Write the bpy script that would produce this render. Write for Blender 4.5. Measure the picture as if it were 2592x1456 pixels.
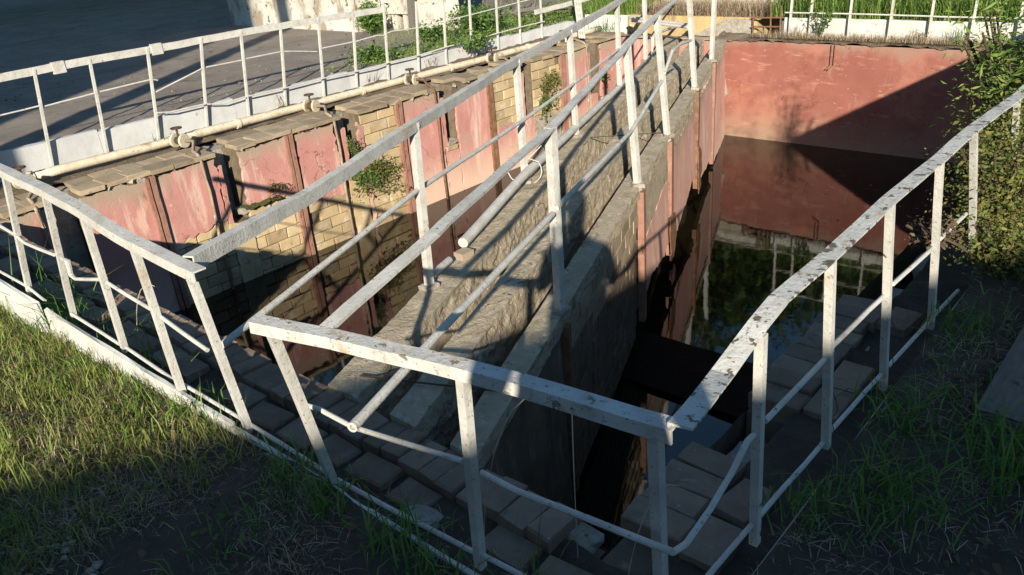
import bpy, math, random
import numpy as np
from mathutils import Vector, Matrix, noise

for _o in list(bpy.data.objects):
    bpy.data.objects.remove(_o)
random.seed(7)
rng = np.random.default_rng(7)
SC = bpy.context.scene
COL = SC.collection

# places unprojected from image pixels at assumed heights or planes (metres; origin on the ground under the lens, x across the pit, y along it)
D = {'cam_back': (0.617, -0.66, 0.429),
 'cam_right': (0.754, 0.653, -0.078),
 'cam_up': (-0.228, 0.371, 0.9),
 'f_low': [(-4.77, 10.92, 0.078), (-3.605, 10.92, 0.075), (-2.69, 10.92, 0.062), (-1.967, 10.92, 0.065)],
 'f_post': [((-4.696, 10.93, -0.241),), ((-4.421, 10.93, -0.246),), ((-3.912, 10.93, -0.197),), ((-3.409, 10.93, -0.194),), ((-2.944, 10.93, -0.2),), ((-2.482, 10.93, -0.205),)],
 'farpipes': [[(-7.081, 10.686, 0.0), (-5.776, 10.166, 0.0)], [(-6.945, 10.533, -0.02), (-5.783, 10.126, -0.02)]],
 'fl_low': [[(-5.581, 1.2, -0.01), (-5.169, 1.2, -0.001), (-4.741, 1.2, 0.007), (-4.529, 1.2, -0.022)], [(-4.173, 1.2, -0.001), (-3.65, 1.2, -0.014)], [(-3.574, 1.2, -0.009), (-3.121, 1.2, -0.036)],
            [(-3.059, 1.2, -0.026), (-2.6, 1.2, -0.026)]],
 'fl_mid': [[(-5.21, 1.2, 0.344), (-4.833, 1.2, 0.349), (-4.637, 1.2, 0.338)], [(-4.596, 1.2, 0.329), (-4.517, 1.2, 0.314), (-4.121, 1.2, 0.335)],
            [(-4.003, 1.19, 0.346), (-3.934, 1.19, 0.348), (-3.95, 1.19, 0.272), (-3.909, 1.19, 0.261), (-3.594, 1.19, 0.337)], [(-3.462, 1.17, 0.362), (-3.06, 1.17, 0.337)],
            [(-2.907, 1.13, 0.368), (-2.583, 1.13, 0.326)]],
 'fl_post': [((-5.542, 1.188, -0.01), (-5.15, 1.204, 0.71)), ((-4.771, 1.205, -0.01), (-4.449, 1.206, 0.71)), ((-4.245, 1.227, -0.01), (-3.95, 1.199, 0.7)),
             ((-3.629, 1.21, -0.01), (-3.516, 1.179, 0.68)), ((-3.019, 1.17, -0.01), (-3.016, 1.149, 0.66)), ((-2.56, 1.193, -0.01), (-2.502, 1.105, 0.66))],
 'fl_rail': [(-5.375, 1.217, 0.73), (-4.464, 1.199, 0.73), (-3.865, 1.176, 0.73), (-3.421, 1.151, 0.72), (-2.959, 1.13, 0.69), (-2.457, 1.119, 0.68)],
 'focal': 28.45,
 'fr_low': [[(-2.564, 1.2, -0.026), (-2.365, 1.2, -0.028), (-2.058, 1.2, -0.04)], [(-2.013, 1.2, -0.04), (-1.703, 1.2, -0.024), (-1.358, 1.2, 0.001)],
            [(-1.326, 1.2, 0.01), (-1.028, 1.2, 0.032), (-0.748, 1.2, 0.058)]],
 'fr_mid': [[(-2.048, 1.17, 0.267), (-1.981, 1.17, 0.277), (-1.819, 1.17, 0.275), (-1.598, 1.17, 0.317), (-1.325, 1.17, 0.364)],
            [(-1.258, 1.17, 0.358), (-1.137, 1.17, 0.358), (-0.739, 1.17, 0.399), (-0.687, 1.17, 0.407)]],
 'fr_post': [((-1.995, 1.175, -0.01), (-1.872, 1.005, 0.69)), ((-1.349, 1.205, -0.01), (-1.265, 1.151, 0.68)), ((-0.777, 1.282, -0.01), (-0.752, 1.206, 0.69))],
 'fr_rail': [(-1.912, 0.989, 0.71), (-1.675, 1.067, 0.7), (-1.264, 1.15, 0.7), (-1.109, 1.177, 0.7), (-0.704, 1.209, 0.71)],
 'l_low': [[(-8.2, 3.741, 0.05), (-8.2, 3.882, 0.025), (-8.2, 4.281, 0.023)], [(-8.2, 4.298, 0.015), (-8.2, 4.47, -0.019), (-8.2, 4.744, -0.005)],
           [(-8.2, 4.779, -0.008), (-8.2, 5.291, -0.018), (-8.2, 5.829, -0.016), (-8.2, 6.343, -0.031), (-8.2, 6.597, -0.04), (-8.2, 6.866, -0.021), (-8.2, 7.388, -0.025), (-8.2, 7.911, -0.007),
            (-8.2, 8.425, -0.002), (-8.2, 8.973, 0.009), (-8.2, 9.509, 0.015), (-8.2, 10.029, 0.012)]],
 'l_mid': [[(-8.23, 2.221, 0.344), (-8.23, 2.352, 0.345), (-8.23, 2.724, 0.355)], [(-8.23, 2.737, 0.341), (-8.23, 3.224, 0.362)], [(-8.23, 3.263, 0.362), (-8.23, 3.802, 0.376), (-8.23, 3.847, 0.355)],
           [(-8.23, 3.8, 0.248), (-8.23, 4.371, 0.383)], [(-8.23, 4.403, 0.381), (-8.23, 4.834, 0.376)], [(-8.23, 4.885, 0.38), (-8.23, 5.33, 0.379)], [(-8.23, 5.383, 0.374), (-8.23, 5.821, 0.293)],
           [(-8.23, 5.908, 0.319), (-8.23, 6.419, 0.312), (-8.23, 6.76, 0.328), (-8.23, 6.849, 0.314), (-8.23, 6.994, 0.34), (-8.23, 7.474, 0.31), (-8.23, 7.955, 0.319), (-8.23, 8.505, 0.333),
            (-8.23, 9.006, 0.344), (-8.23, 9.816, 0.369)]],
 'l_post': [((-8.25, 2.639, -0.193), (-8.22, 2.742, 0.676)), ((-8.25, 3.166, -0.219), (-8.22, 3.245, 0.673)), ((-8.25, 3.707, -0.195), (-8.22, 3.822, 0.685)),
            ((-8.25, 4.253, -0.224), (-8.22, 4.409, 0.685)), ((-8.25, 4.774, -0.216), (-8.22, 4.883, 0.691)), ((-8.25, 5.268, -0.214), (-8.22, 5.387, 0.669)),
            ((-8.25, 5.817, -0.241), (-8.22, 5.908, 0.666)), ((-8.25, 6.331, -0.193), (-8.22, 6.416, 0.639)), ((-8.25, 6.855, -0.203), (-8.22, 6.917, 0.677)),
            ((-8.25, 7.386, -0.219), (-8.22, 7.466, 0.638)), ((-8.25, 7.911, -0.222), (-8.22, 7.951, 0.64)), ((-8.25, 8.432, -0.207), (-8.22, 8.451, 0.587)),
            ((-8.25, 8.99, -0.221), (-8.22, 8.998, 0.561)), ((-8.25, 9.497, -0.203), (-8.22, 9.483, 0.539)), ((-8.25, 10.012, -0.193), (-8.22, 9.99, 0.534))],
 'l_rail': [(-8.22, 2.268, 0.689), (-8.22, 2.461, 0.692), (-8.22, 2.747, 0.693), (-8.22, 2.906, 0.699), (-8.22, 3.845, 0.692), (-8.22, 4.86, 0.695), (-8.22, 5.91, 0.675), (-8.22, 6.945, 0.65)],
 'l_rail2': [(-8.22, 9.824, 0.203), (-8.22, 10.571, 0.213), (-8.22, 11.652, 0.245)],
 'r_low': [[(-0.745, 1.269, 0.079), (-0.745, 1.698, 0.066)], [(-0.745, 1.748, 0.062), (-0.745, 2.226, 0.036)], [(-0.745, 2.273, 0.048), (-0.745, 2.771, 0.013)],
           [(-0.745, 2.823, 0.013), (-0.745, 3.362, -0.032)], [(-0.745, 3.417, -0.032), (-0.745, 3.789, -0.068)]],
 'r_mid': [[(-0.75, 1.278, 0.285), (-0.75, 1.34, 0.263), (-0.75, 1.456, 0.288), (-0.75, 1.568, 0.333), (-0.75, 1.652, 0.382), (-0.75, 1.705, 0.376)], [(-0.75, 1.757, 0.382), (-0.75, 2.164, 0.374)],
           [(-0.75, 2.222, 0.392), (-0.75, 2.685, 0.37)], [(-0.75, 2.762, 0.382), (-0.75, 3.241, 0.345)], [(-0.75, 3.33, 0.352), (-0.75, 3.708, 0.332)]],
 'r_post': [((-0.74, 1.716, 0.029), (-0.75, 1.697, 0.68)), ((-0.74, 2.226, 0.054), (-0.75, 2.132, 0.715)), ((-0.74, 2.789, -0.021), (-0.75, 2.619, 0.725)),
            ((-0.74, 3.37, -0.029), (-0.75, 3.152, 0.715)), ((-0.74, 3.915, 0.129), (-0.75, 3.602, 0.714)), ((-0.74, 4.591, 0.171), (-0.75, 4.356, 0.689))],
 'r_rail': [(-0.69, 1.202, 0.72), (-0.75, 1.502, 0.667), (-0.75, 1.681, 0.721), (-0.75, 1.791, 0.74), (-0.75, 2.126, 0.737), (-0.75, 2.61, 0.75), (-0.75, 3.139, 0.741), (-0.75, 3.585, 0.742),
            (-0.75, 4.423, 0.703), (-0.75, 5.4, 0.72), (-0.75, 7.0, 0.72)],
 'rods': [((-4.27, 5.775, -0.265), (-3.737, 6.205, -0.265)), ((-2.81, 1.905, -0.265), (-2.177, 2.175, -0.265))],
 'w_bend': [[(-5.798, 9.245, -0.335), (-5.821, 9.304, -0.029), (-5.875, 9.438, -0.008), (-6.021, 9.803, -0.04), (-6.594, 11.235, -0.196)]],
 'w_pipe': [(-3.437, 3.268, -0.208), (-3.901, 4.428, -0.166), (-4.46, 5.824, -0.199), (-5.232, 7.756, -0.249), (-5.522, 8.481, -0.302), (-6.192, 10.155, -0.393), (-7.254, 12.809, -0.52)],
 'w_pipe2': [(-3.266, 2.84, -0.212), (-3.352, 3.056, -0.226)],
 'wl_mid': [(-2.599, 1.197, 0.312), (-3.229, 2.773, 0.325), (-3.899, 4.448, 0.241), (-4.624, 6.26, 0.191), (-5.145, 7.561, 0.174), (-5.472, 8.379, 0.202), (-5.858, 9.344, 0.221),
            (-6.591, 11.177, 0.168)],
 'wl_post': [((-3.259, 2.79, -0.28), (-3.224, 2.804, 0.691)), ((-4.003, 4.546, -0.28), (-4.006, 4.545, 0.663)), ((-4.436, 5.787, -0.28), (-4.455, 5.779, 0.668)),
             ((-5.124, 7.514, -0.28), (-5.137, 7.508, 0.664)), ((-5.787, 9.086, -0.28), (-5.803, 9.079, 0.754))],
 'wl_rail': [(-2.567, 1.142, 0.7), (-2.831, 1.826, 0.68), (-3.224, 2.804, 0.703), (-4.006, 4.545, 0.675), (-4.455, 5.779, 0.68), (-5.137, 7.508, 0.676), (-5.766, 9.064, 0.686),
             (-6.135, 9.988, 0.697)],
 'wr_mid': [[(-1.608, 1.044, 0.442), (-1.864, 1.685, 0.416), (-2.31, 2.801, 0.346)], [(-2.405, 2.949, 0.311), (-3.095, 4.674, 0.2), (-3.548, 5.807, 0.283)],
            [(-3.701, 6.102, 0.28), (-3.849, 6.473, 0.391), (-4.015, 6.887, 0.373), (-4.296, 7.589, 0.283)]],
 'wr_post': [((-2.428, 2.961, -0.28), (-2.423, 2.962, 0.717)), ((-3.189, 4.886, -0.28), (-3.251, 4.862, 0.74)), ((-3.684, 6.131, -0.28), (-3.774, 6.095, 0.752)),
             ((-4.405, 7.884, -0.28), (-4.479, 7.855, 0.761)), ((-4.985, 9.327, -0.28), (-4.969, 9.333, 0.63))],
 'wr_rail': [(-1.715, 1.084, 0.7), (-1.863, 1.643, 0.75), (-2.423, 2.962, 0.717), (-3.251, 4.862, 0.74), (-3.774, 6.095, 0.752), (-4.479, 7.855, 0.761), (-4.969, 9.333, 0.63)]}

# ------------------------------------------------------------------ camera, sky, sun, exposure
cd = bpy.data.cameras.new('camera')
cam = bpy.data.objects.new('camera', cd)
COL.objects.link(cam)
R_, U_, B_ = Vector(D['cam_right']), Vector(D['cam_up']), Vector(D['cam_back'])
M = Matrix((R_, U_, B_)).transposed().to_4x4()
M.translation = Vector((0, 0, 1.7))
cam.matrix_world = M
cd.sensor_width = 36.0
cd.lens = D['focal']
cd.clip_start = 0.05
cd.clip_end = 400
SC.camera = cam

SUN_EL, SUN_AZ = 21.1, 142.3          # degrees; azimuth clockwise from +y
w = bpy.data.worlds.new("World")
SC.world = w
w.use_nodes = True
nt = w.node_tree
sky = nt.nodes.new('ShaderNodeTexSky')
sky.sky_type = 'NISHITA'
sky.sun_disc = False
sky.sun_elevation = math.radians(SUN_EL)
sky.sun_rotation = math.radians(SUN_AZ)
sky.air_density = 1.0
sky.dust_density = 0.2
sky.ozone_density = 3.0
bg = nt.nodes['Background']
bg.inputs[1].default_value = 0.08
tint = nt.nodes.new('ShaderNodeMix')
tint.data_type = 'RGBA'
tint.blend_type = 'MULTIPLY'
tint.inputs[0].default_value = 1.0
tint.inputs[7].default_value = (.80, 1.0, 1.02, 1)      # the camera's cool daylight balance in the shade
nt.links.new(sky.outputs[0], tint.inputs[6])
nt.links.new(tint.outputs[2], bg.inputs[0])

sl = bpy.data.lights.new('sun', 'SUN')
sl.energy = 4.6
sl.angle = math.radians(0.55)
sl.color = (1.0, 0.90, 0.74)
sun = bpy.data.objects.new('sun', sl)
COL.objects.link(sun)
_e, _a = math.radians(SUN_EL), math.radians(SUN_AZ)
TOSUN = Vector((math.sin(_a) * math.cos(_e), math.cos(_a) * math.cos(_e), math.sin(_e)))
sun.rotation_euler = TOSUN.to_track_quat('Z', 'Y').to_euler()
sun.location = TOSUN * 30

SC.view_settings.view_transform = 'Standard'
SC.view_settings.look = 'None'
SC.view_settings.gamma = 1.0
SC.view_settings.use_curve_mapping = False
SC.view_settings.exposure = 0.9

# ------------------------------------------------------------------ materials
def nd(nt, t, **kw):
    n = nt.nodes.new(t)
    for k, v in kw.items():
        setattr(n, k, v)
    return n

def mat(name, base, alt=None, sc=6.0, lo=.4, hi=.65, spots=(), rough=.85, bump=.25, bsc=40.0, rand=0.0, island=None,
        stretch=(1, 1, 1), spec=.3, bdist=.01, trans=0.0, tide=None, cracks=None):
    """base colour, a second colour mixed in by noise, and any number of (colour, scale, lo, hi, stretch) spot layers"""
    m = bpy.data.materials.new(name)
    m.use_nodes = True
    nt = m.node_tree
    b = nt.nodes['Principled BSDF']
    b.inputs['Roughness'].default_value = rough
    b.inputs['Specular IOR Level'].default_value = spec
    tc = nd(nt, 'ShaderNodeTexCoord')
    geo = nd(nt, 'ShaderNodeNewGeometry')
    def noise_fac(scale, lo, hi, st=(1, 1, 1), det=6.0):
        mp = nd(nt, 'ShaderNodeMapping')
        mp.inputs['Scale'].default_value = st
        nt.links.new(geo.outputs['Position'], mp.inputs['Vector'])
        nz = nd(nt, 'ShaderNodeTexNoise')
        nz.inputs['Scale'].default_value = scale
        nz.inputs['Detail'].default_value = det
        nz.inputs['Roughness'].default_value = .62
        nt.links.new(mp.outputs[0], nz.inputs['Vector'])
        mr = nd(nt, 'ShaderNodeMapRange')
        mr.inputs['From Min'].default_value = lo
        mr.inputs['From Max'].default_value = hi
        nt.links.new(nz.outputs['Fac'], mr.inputs['Value'])
        return mr.outputs[0]
    def mix(fac, c0, c1):
        mx = nd(nt, 'ShaderNodeMix', data_type='RGBA')
        if isinstance(fac, float):
            mx.inputs[0].default_value = fac
        else:
            nt.links.new(fac, mx.inputs[0])
        for i, c in ((6, c0), (7, c1)):
            if isinstance(c, tuple):
                mx.inputs[i].default_value = (*c, 1)
            else:
                nt.links.new(c, mx.inputs[i])
        return mx.outputs[2]
    col = base
    if alt:
        col = mix(noise_fac(sc, lo, hi, stretch), base, alt)
    if island:
        rp = nd(nt, 'ShaderNodeValToRGB')
        rp.color_ramp.elements[0].color = (*island[0], 1)
        rp.color_ramp.elements[1].color = (*island[-1], 1)
        for i, c in enumerate(island[1:-1]):
            e = rp.color_ramp.elements.new((i + 1) / (len(island) - 1))
            e.color = (*c, 1)
        nt.links.new(geo.outputs['Random Per Island'], rp.inputs[0])
        col = rp.outputs[0] if not alt else mix(.5, col, rp.outputs[0])
    for s in spots:
        c, scale, l, h = s[:4]
        st = s[4] if len(s) > 4 else (1, 1, 1)
        col = mix(noise_fac(scale, l, h, st, 8.0), col, c)
    for tcol, tz0, tz1 in ([tide] if isinstance(tide, tuple) else tide or []):
        # dirt with a ragged edge between two heights: a water line, or grime washed down from the coping
        sx = nd(nt, 'ShaderNodeSeparateXYZ')
        nt.links.new(geo.outputs['Position'], sx.inputs[0])
        ad = nd(nt, 'ShaderNodeMath', operation='MULTIPLY_ADD')
        nt.links.new(noise_fac(3.5, 0, 1, (1, 1, .35)), ad.inputs[0])
        ad.inputs[1].default_value = .55
        nt.links.new(sx.outputs['Z'], ad.inputs[2])
        mr = nd(nt, 'ShaderNodeMapRange')
        mr.inputs['From Min'].default_value = tz1 + .27
        mr.inputs['From Max'].default_value = tz0 + .27
        nt.links.new(ad.outputs[0], mr.inputs['Value'])
        col = mix(mr.outputs[0], col, tcol)
    if cracks:
        ccol, csc, cw = cracks
        nz = nd(nt, 'ShaderNodeTexNoise')
        nz.inputs['Scale'].default_value = csc
        nz.inputs['Detail'].default_value = 5
        nt.links.new(geo.outputs['Position'], nz.inputs['Vector'])
        sb = nd(nt, 'ShaderNodeMath', operation='SUBTRACT')
        sb.inputs[1].default_value = .53
        nt.links.new(nz.outputs['Fac'], sb.inputs[0])
        ab = nd(nt, 'ShaderNodeMath', operation='ABSOLUTE')
        nt.links.new(sb.outputs[0], ab.inputs[0])
        mr = nd(nt, 'ShaderNodeMapRange')
        mr.inputs['From Min'].default_value = cw
        mr.inputs['From Max'].default_value = cw * .3
        nt.links.new(ab.outputs[0], mr.inputs['Value'])
        ms_ = nd(nt, 'ShaderNodeMath', operation='MULTIPLY')
        nt.links.new(mr.outputs[0], ms_.inputs[0])
        nt.links.new(noise_fac(1.7, .48, .6), ms_.inputs[1])
        col = mix(ms_.outputs[0], col, ccol)
    if rand:
        oi = nd(nt, 'ShaderNodeObjectInfo')
        mr = nd(nt, 'ShaderNodeMapRange')
        mr.inputs['To Min'].default_value = 1 - rand
        mr.inputs['To Max'].default_value = 1 + rand
        nt.links.new(oi.outputs['Random'], mr.inputs['Value'])
        hs = nd(nt, 'ShaderNodeHueSaturation')
        nt.links.new(mr.outputs[0], hs.inputs['Value'])
        if isinstance(col, tuple):
            hs.inputs['Color'].default_value = (*col, 1)
        else:
            nt.links.new(col, hs.inputs['Color'])
        col = hs.outputs[0]
    if isinstance(col, tuple):
        b.inputs['Base Color'].default_value = (*col, 1)
    else:
        nt.links.new(col, b.inputs['Base Color'])
    if bump:
        mp = nd(nt, 'ShaderNodeMapping')
        mp.inputs['Scale'].default_value = stretch
        nt.links.new(geo.outputs['Position'], mp.inputs['Vector'])
        nz = nd(nt, 'ShaderNodeTexNoise')
        nz.inputs['Scale'].default_value = bsc
        nz.inputs['Detail'].default_value = 8
        nz.inputs['Roughness'].default_value = .65
        nt.links.new(mp.outputs[0], nz.inputs['Vector'])
        bp = nd(nt, 'ShaderNodeBump')
        bp.inputs['Strength'].default_value = bump
        bp.inputs['Distance'].default_value = bdist
        nt.links.new(nz.outputs['Fac'], bp.inputs['Height'])
        nt.links.new(bp.outputs[0], b.inputs['Normal'])
    if trans:
        tr = nd(nt, 'ShaderNodeBsdfTranslucent')
        if isinstance(col, tuple):
            tr.inputs[0].default_value = (*col, 1)
        else:
            nt.links.new(col, tr.inputs[0])
        ms = nd(nt, 'ShaderNodeMixShader')
        ms.inputs[0].default_value = trans
        nt.links.new(b.outputs[0], ms.inputs[1])
        nt.links.new(tr.outputs[0], ms.inputs[2])
        nt.links.new(ms.outputs[0], nt.nodes['Material Output'].inputs[0])
    return m

ML = {}
ML['paint'] = mat('white_rail_paint', (.56, .55, .51), (.44, .43, .39), 9, .42, .66,
                  [((.42, .34, .23), 5, .60, .74), ((.34, .23, .13), 34, .64, .72), ((.30, .29, .26), 60, .60, .66), ((.10, .08, .055), 46, .655, .675)], .6, .7, 80, bdist=.005)
ML['paint_flaky'] = mat('flaking_white_rail_paint', (.56, .56, .53), (.45, .45, .42), 10, .42, .66,
                        [((.40, .32, .22), 18, .60, .70), ((.33, .33, .30), 50, .58, .66), ((.12, .10, .075), 24, .575, .595), ((.14, .12, .09), 70, .63, .65)], .6, .8, 60, bdist=.006)
ML['paint_front'] = mat('worn_white_rail_paint', (.56, .55, .52), (.46, .44, .40), 10, .42, .66,
                  [((.42, .33, .21), 11, .58, .70), ((.33, .32, .29), 55, .58, .66), ((.20, .17, .12), 17, .615, .635), ((.14, .12, .09), 65, .65, .665)], .6, .8, 65, bdist=.006)
ML['weld'] = ML['paint']
ML['kerb'] = mat('whitewashed_kerb', (.58, .58, .55), (.46, .46, .43), 5, .4, .7, [((.20, .17, .13), 9, .66, .74), ((.36, .34, .29), 14, .58, .68, (.4, .4, 1))], .9, .3, 30, rand=.04)
ML['kerb_grey'] = mat('grey_limewashed_kerb', (.52, .53, .53), (.42, .42, .41), 4, .4, .7, [((.22, .18, .13), 7, .66, .74)], .9, .3, 30, rand=.05)
ML['pink'] = mat('pink_plaster', (.50, .245, .215), (.42, .19, .165), 3, .35, .7,
                 [((.60, .44, .37), 6, .54, .66, (1, 1, .13)), ((.33, .21, .17), 5, .58, .70, (1, 1, .16)), ((.58, .37, .30), 7, .58, .68, (1, 1, .35)), ((.62, .52, .42), 16, .66, .72), ((.16, .11, .08), 11, .66, .76, (1, 1, .3)), ((.36, .29, .22), 2.5, .58, .72)], .9, .45, 45, tide=[((.60, .42, .33), -1.55, -1.05), ((.34, .27, .20), -.30, -.50)], cracks=((.20, .11, .09), 2.2, .006))
ML['pink_pale'] = mat('faded_pink_plaster', (.62, .37, .30), (.55, .29, .235), 4, .35, .7, [((.66, .50, .40), 6, .52, .66, (1, 1, .25)), ((.30, .16, .10), 9, .62, .72, (1, 1, .15))], .9, .45, 45, tide=[((.66, .50, .40), -1.75, -1.2), ((.36, .30, .22), -.42, -.60)], cracks=((.24, .15, .11), 2.5, .005))
ML['red'] = mat('red_wall_paint', (.29, .112, .086), (.25, .094, .073), 2.2, .35, .65,
                [((.41, .20, .155), 9, .58, .68, (.35, 1, 1.6)), ((.58, .38, .30), 22, .67, .70, (.5, 1, 2)), ((.33, .23, .17), 4, .62, .74, (1, 1, .35)), ((.35, .155, .112), 1.2, .5, .6), ((.22, .10, .085), 14, .62, .72, (1.5, 1, .12)), ((.50, .32, .26), 30, .68, .70, (1, 1, 1))], .85, .4, 40, tide=[((.33, .235, .165), -1.75, -1.15), ((.30, .18, .14), -.27, -.40)], cracks=((.14, .06, .05), 1.6, .004))
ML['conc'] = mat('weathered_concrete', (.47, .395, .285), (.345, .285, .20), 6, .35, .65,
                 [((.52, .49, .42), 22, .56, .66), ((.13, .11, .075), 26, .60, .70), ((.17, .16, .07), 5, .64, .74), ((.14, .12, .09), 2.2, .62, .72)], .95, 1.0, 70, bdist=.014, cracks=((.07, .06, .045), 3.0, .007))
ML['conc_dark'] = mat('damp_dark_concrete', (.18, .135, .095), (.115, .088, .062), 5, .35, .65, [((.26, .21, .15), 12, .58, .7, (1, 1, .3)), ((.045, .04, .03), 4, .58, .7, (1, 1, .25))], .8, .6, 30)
ML['mortar'] = mat('pale_mortar', (.40, .37, .32), (.28, .25, .2), 12, .4, .65, [((.12, .10, .07), 18, .6, .7)], .95, .9, 45, bdist=.02)
ML['brick_y'] = mat('cream_silicate_brick', (.48, .375, .225), (.40, .30, .17), 4, .35, .65, [((.55, .48, .37), 6, .55, .68), ((.20, .155, .10), 9, .60, .74), ((.30, .24, .13), 2.5, .56, .7, (1, 1, .4))], .9, .4, 50, rand=.24)
ML['brick_c'] = mat('brown_coping_brick', (.27, .195, .145), (.195, .14, .105), 8, .35, .65, [((.11, .095, .06), 9, .58, .74), ((.33, .29, .24), 20, .62, .72)], .9, .4, 60, rand=.22)
ML['joint'] = mat('dark_mortar_joint', (.19, .15, .105), (.13, .10, .07), 12, .4, .65, rough=.95, bump=.8, bsc=45, bdist=.02)
ML['tile'] = mat('ochre_coping_tile', (.36, .29, .20), (.27, .21, .14), 6, .35, .65, [((.12, .10, .06), 10, .62, .72)], .9, .4, 60, rand=.2)
ML['rust'] = mat('rusted_steel', (.15, .078, .045), (.25, .135, .08), 16, .35, .65, [((.06, .03, .02), 22, .58, .68)], .85, .7, 60)
ML['rustpink'] = mat('rusty_pink_steel', (.34, .185, .14), (.24, .125, .085), 12, .35, .65, [((.13, .06, .035), 26, .6, .66, (1, 1, .3))], .85, .6, 60)
ML['pipe'] = mat('cream_pipe_paint', (.60, .54, .42), (.50, .42, .30), 12, .4, .7, [((.30, .22, .13), 6, .56, .70), ((.20, .13, .07), 30, .62, .69), ((.66, .62, .53), 9, .6, .7)], .6, .4, 60)
ML['slime'] = mat('black_wet_slime', (.005, .0045, .003), (.008, .007, .005), 7, .4, .6, rough=.8, spec=.1, bump=.4, bsc=25)
ML['soil'] = mat('dark_soil', (.105, .084, .064), (.062, .049, .037), 6, .35, .65, [((.11, .085, .06), 26, .58, .7), ((.15, .13, .10), 45, .64, .70)], .97, 1.0, 34, bdist=.03)
ML['road'] = mat('dusty_asphalt_road', (.27, .235, .20), (.19, .162, .137), 1.4, .35, .65, [((.18, .16, .13), 7, .58, .7), ((.30, .27, .235), 18, .60, .68), ((.12, .095, .075), 3, .60, .72), ((.25, .23, .2), 60, .68, .71)], .95, .8, 40, bdist=.015, cracks=((.07, .06, .05), .8, .004))
ML['earth'] = mat('pale_dry_earth', (.20, .155, .11), (.12, .092, .062), 5, .35, .65, [((.28, .23, .17), 22, .58, .7)], .97, .9, 34, bdist=.025)
ML['yellow'] = mat('stained_yellow_plaster', (.50, .37, .18), (.40, .30, .16), 5, .35, .65, [((.22, .18, .11), 4, .58, .7, (1, 1, .4)), ((.62, .52, .33), 10, .6, .68)], .9, .4, 40)
ML['palewall'] = mat('peeling_whitewash', (.58, .56, .50), (.44, .42, .37), 1.5, .35, .65, [((.30, .25, .19), 3.0, .53, .60, (1, 1, .6)), ((.12, .10, .08), 8, .60, .66)], .95, .5, 20)
ML['wood'] = mat('grey_weathered_wood', (.17, .155, .135), (.11, .10, .085), 9, .35, .65, [((.05, .045, .04), 14, .62, .7)], .9, .6, 30, stretch=(6, 1, 6))
ML['iron'] = mat('dark_iron', (.055, .04, .03), (.09, .06, .04), 20, rough=.8, bump=.4)
ML['pipe_old'] = mat('dull_old_pipe', (.33, .26, .19), (.24, .17, .11), 10, .4, .65, [((.45, .40, .33), 14, .58, .68)], .8, .5, 60)
ML['wire'] = mat('grey_wire', (.22, .20, .17), None, rough=.6, bump=0)
ML['bark'] = mat('tree_bark', (.10, .075, .05), (.06, .045, .03), 10, .35, .65, rough=.95, bump=.8, bsc=20)
ML['grass'] = mat('lit_lawn_grass', (.13, .17, .035), None, island=[(.13, .22, .03), (.22, .32, .06), (.32, .38, .09), (.16, .27, .045)], rough=.6, bump=0, trans=.38)
ML['lawnmix'] = mat('cut_lawn_grass', (.13, .17, .035), None, island=[(.11, .15, .03), (.23, .265, .065), (.30, .25, .10), (.16, .21, .045), (.33, .33, .11), (.16, .11, .055)], rough=.7, bump=0, trans=.38)
ML['tall'] = mat('tall_green_grass', (.06, .14, .02), None, island=[(.05, .14, .022), (.10, .23, .04), (.16, .28, .06), (.075, .18, .03)], rough=.5, bump=0, trans=.38)
ML['sungrass'] = mat('sun_brightened_grass', (.12, .22, .05), None, island=[(.09, .17, .03), (.17, .28, .055), (.27, .36, .09), (.13, .22, .045)], rough=.5, bump=0, trans=.38)  # tall grass colours brightened for sunlit plants; the sunlight is in the colour
ML['straw'] = mat('dry_straw', (.22, .16, .09), None, island=[(.12, .085, .052), (.30, .22, .14), (.46, .38, .26), (.17, .12, .075)], rough=.8, bump=0)
ML['leaf_g'] = mat('green_weed_leaf', (.07, .15, .03), None, island=[(.05, .12, .02), (.10, .20, .04), (.17, .27, .07), (.075, .15, .03)], rough=.5, bump=0, trans=.38)
ML['leaf_y'] = mat('yellowing_vine_leaf', (.2, .18, .05), None, island=[(.11, .16, .035), (.20, .22, .06), (.28, .23, .07), (.10, .17, .04), (.17, .13, .055)], rough=.6, bump=0, trans=.38)
ML['leaf_d'] = mat('dry_brown_leaf', (.25, .14, .06), None, island=[(.12, .085, .05), (.20, .145, .09), (.16, .105, .06)], rough=.7, bump=0, trans=.38)
ML['leaf_t'] = mat('tree_leaf', (.06, .11, .03), None, island=[(.035, .07, .015), (.07, .12, .025), (.05, .09, .02)], rough=.6, bump=0, trans=.38)
ML['moss'] = mat('green_moss', (.09, .10, .03), (.05, .06, .015), 20, .4, .6, rough=1, bump=1, bsc=60, bdist=.02)
ML['skin'] = mat('skin', (.45, .27, .19), None, rough=.6, bump=0)
ML['cloth'] = mat('dark_jacket_cloth', (.03, .035, .05), (.05, .05, .06), 20, rough=.9, bump=.3)
ML['hair'] = mat('dark_hair', (.02, .015, .01), None, rough=.6, bump=0)
ML['black'] = mat('black_plastic', (.01, .01, .012), None, rough=.35, bump=0)
ML['roof'] = mat('grey_roof_sheet', (.15, .14, .13), (.1, .09, .085), 3, rough=.8, bump=.2)
ML['bwall'] = mat('grey_building_plaster', (.30, .28, .25), (.22, .2, .18), 2, rough=.95, bump=.3)
ML['glass'] = mat('dark_window_glass', (.02, .025, .03), None, rough=.08, bump=0, spec=.5)

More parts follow.
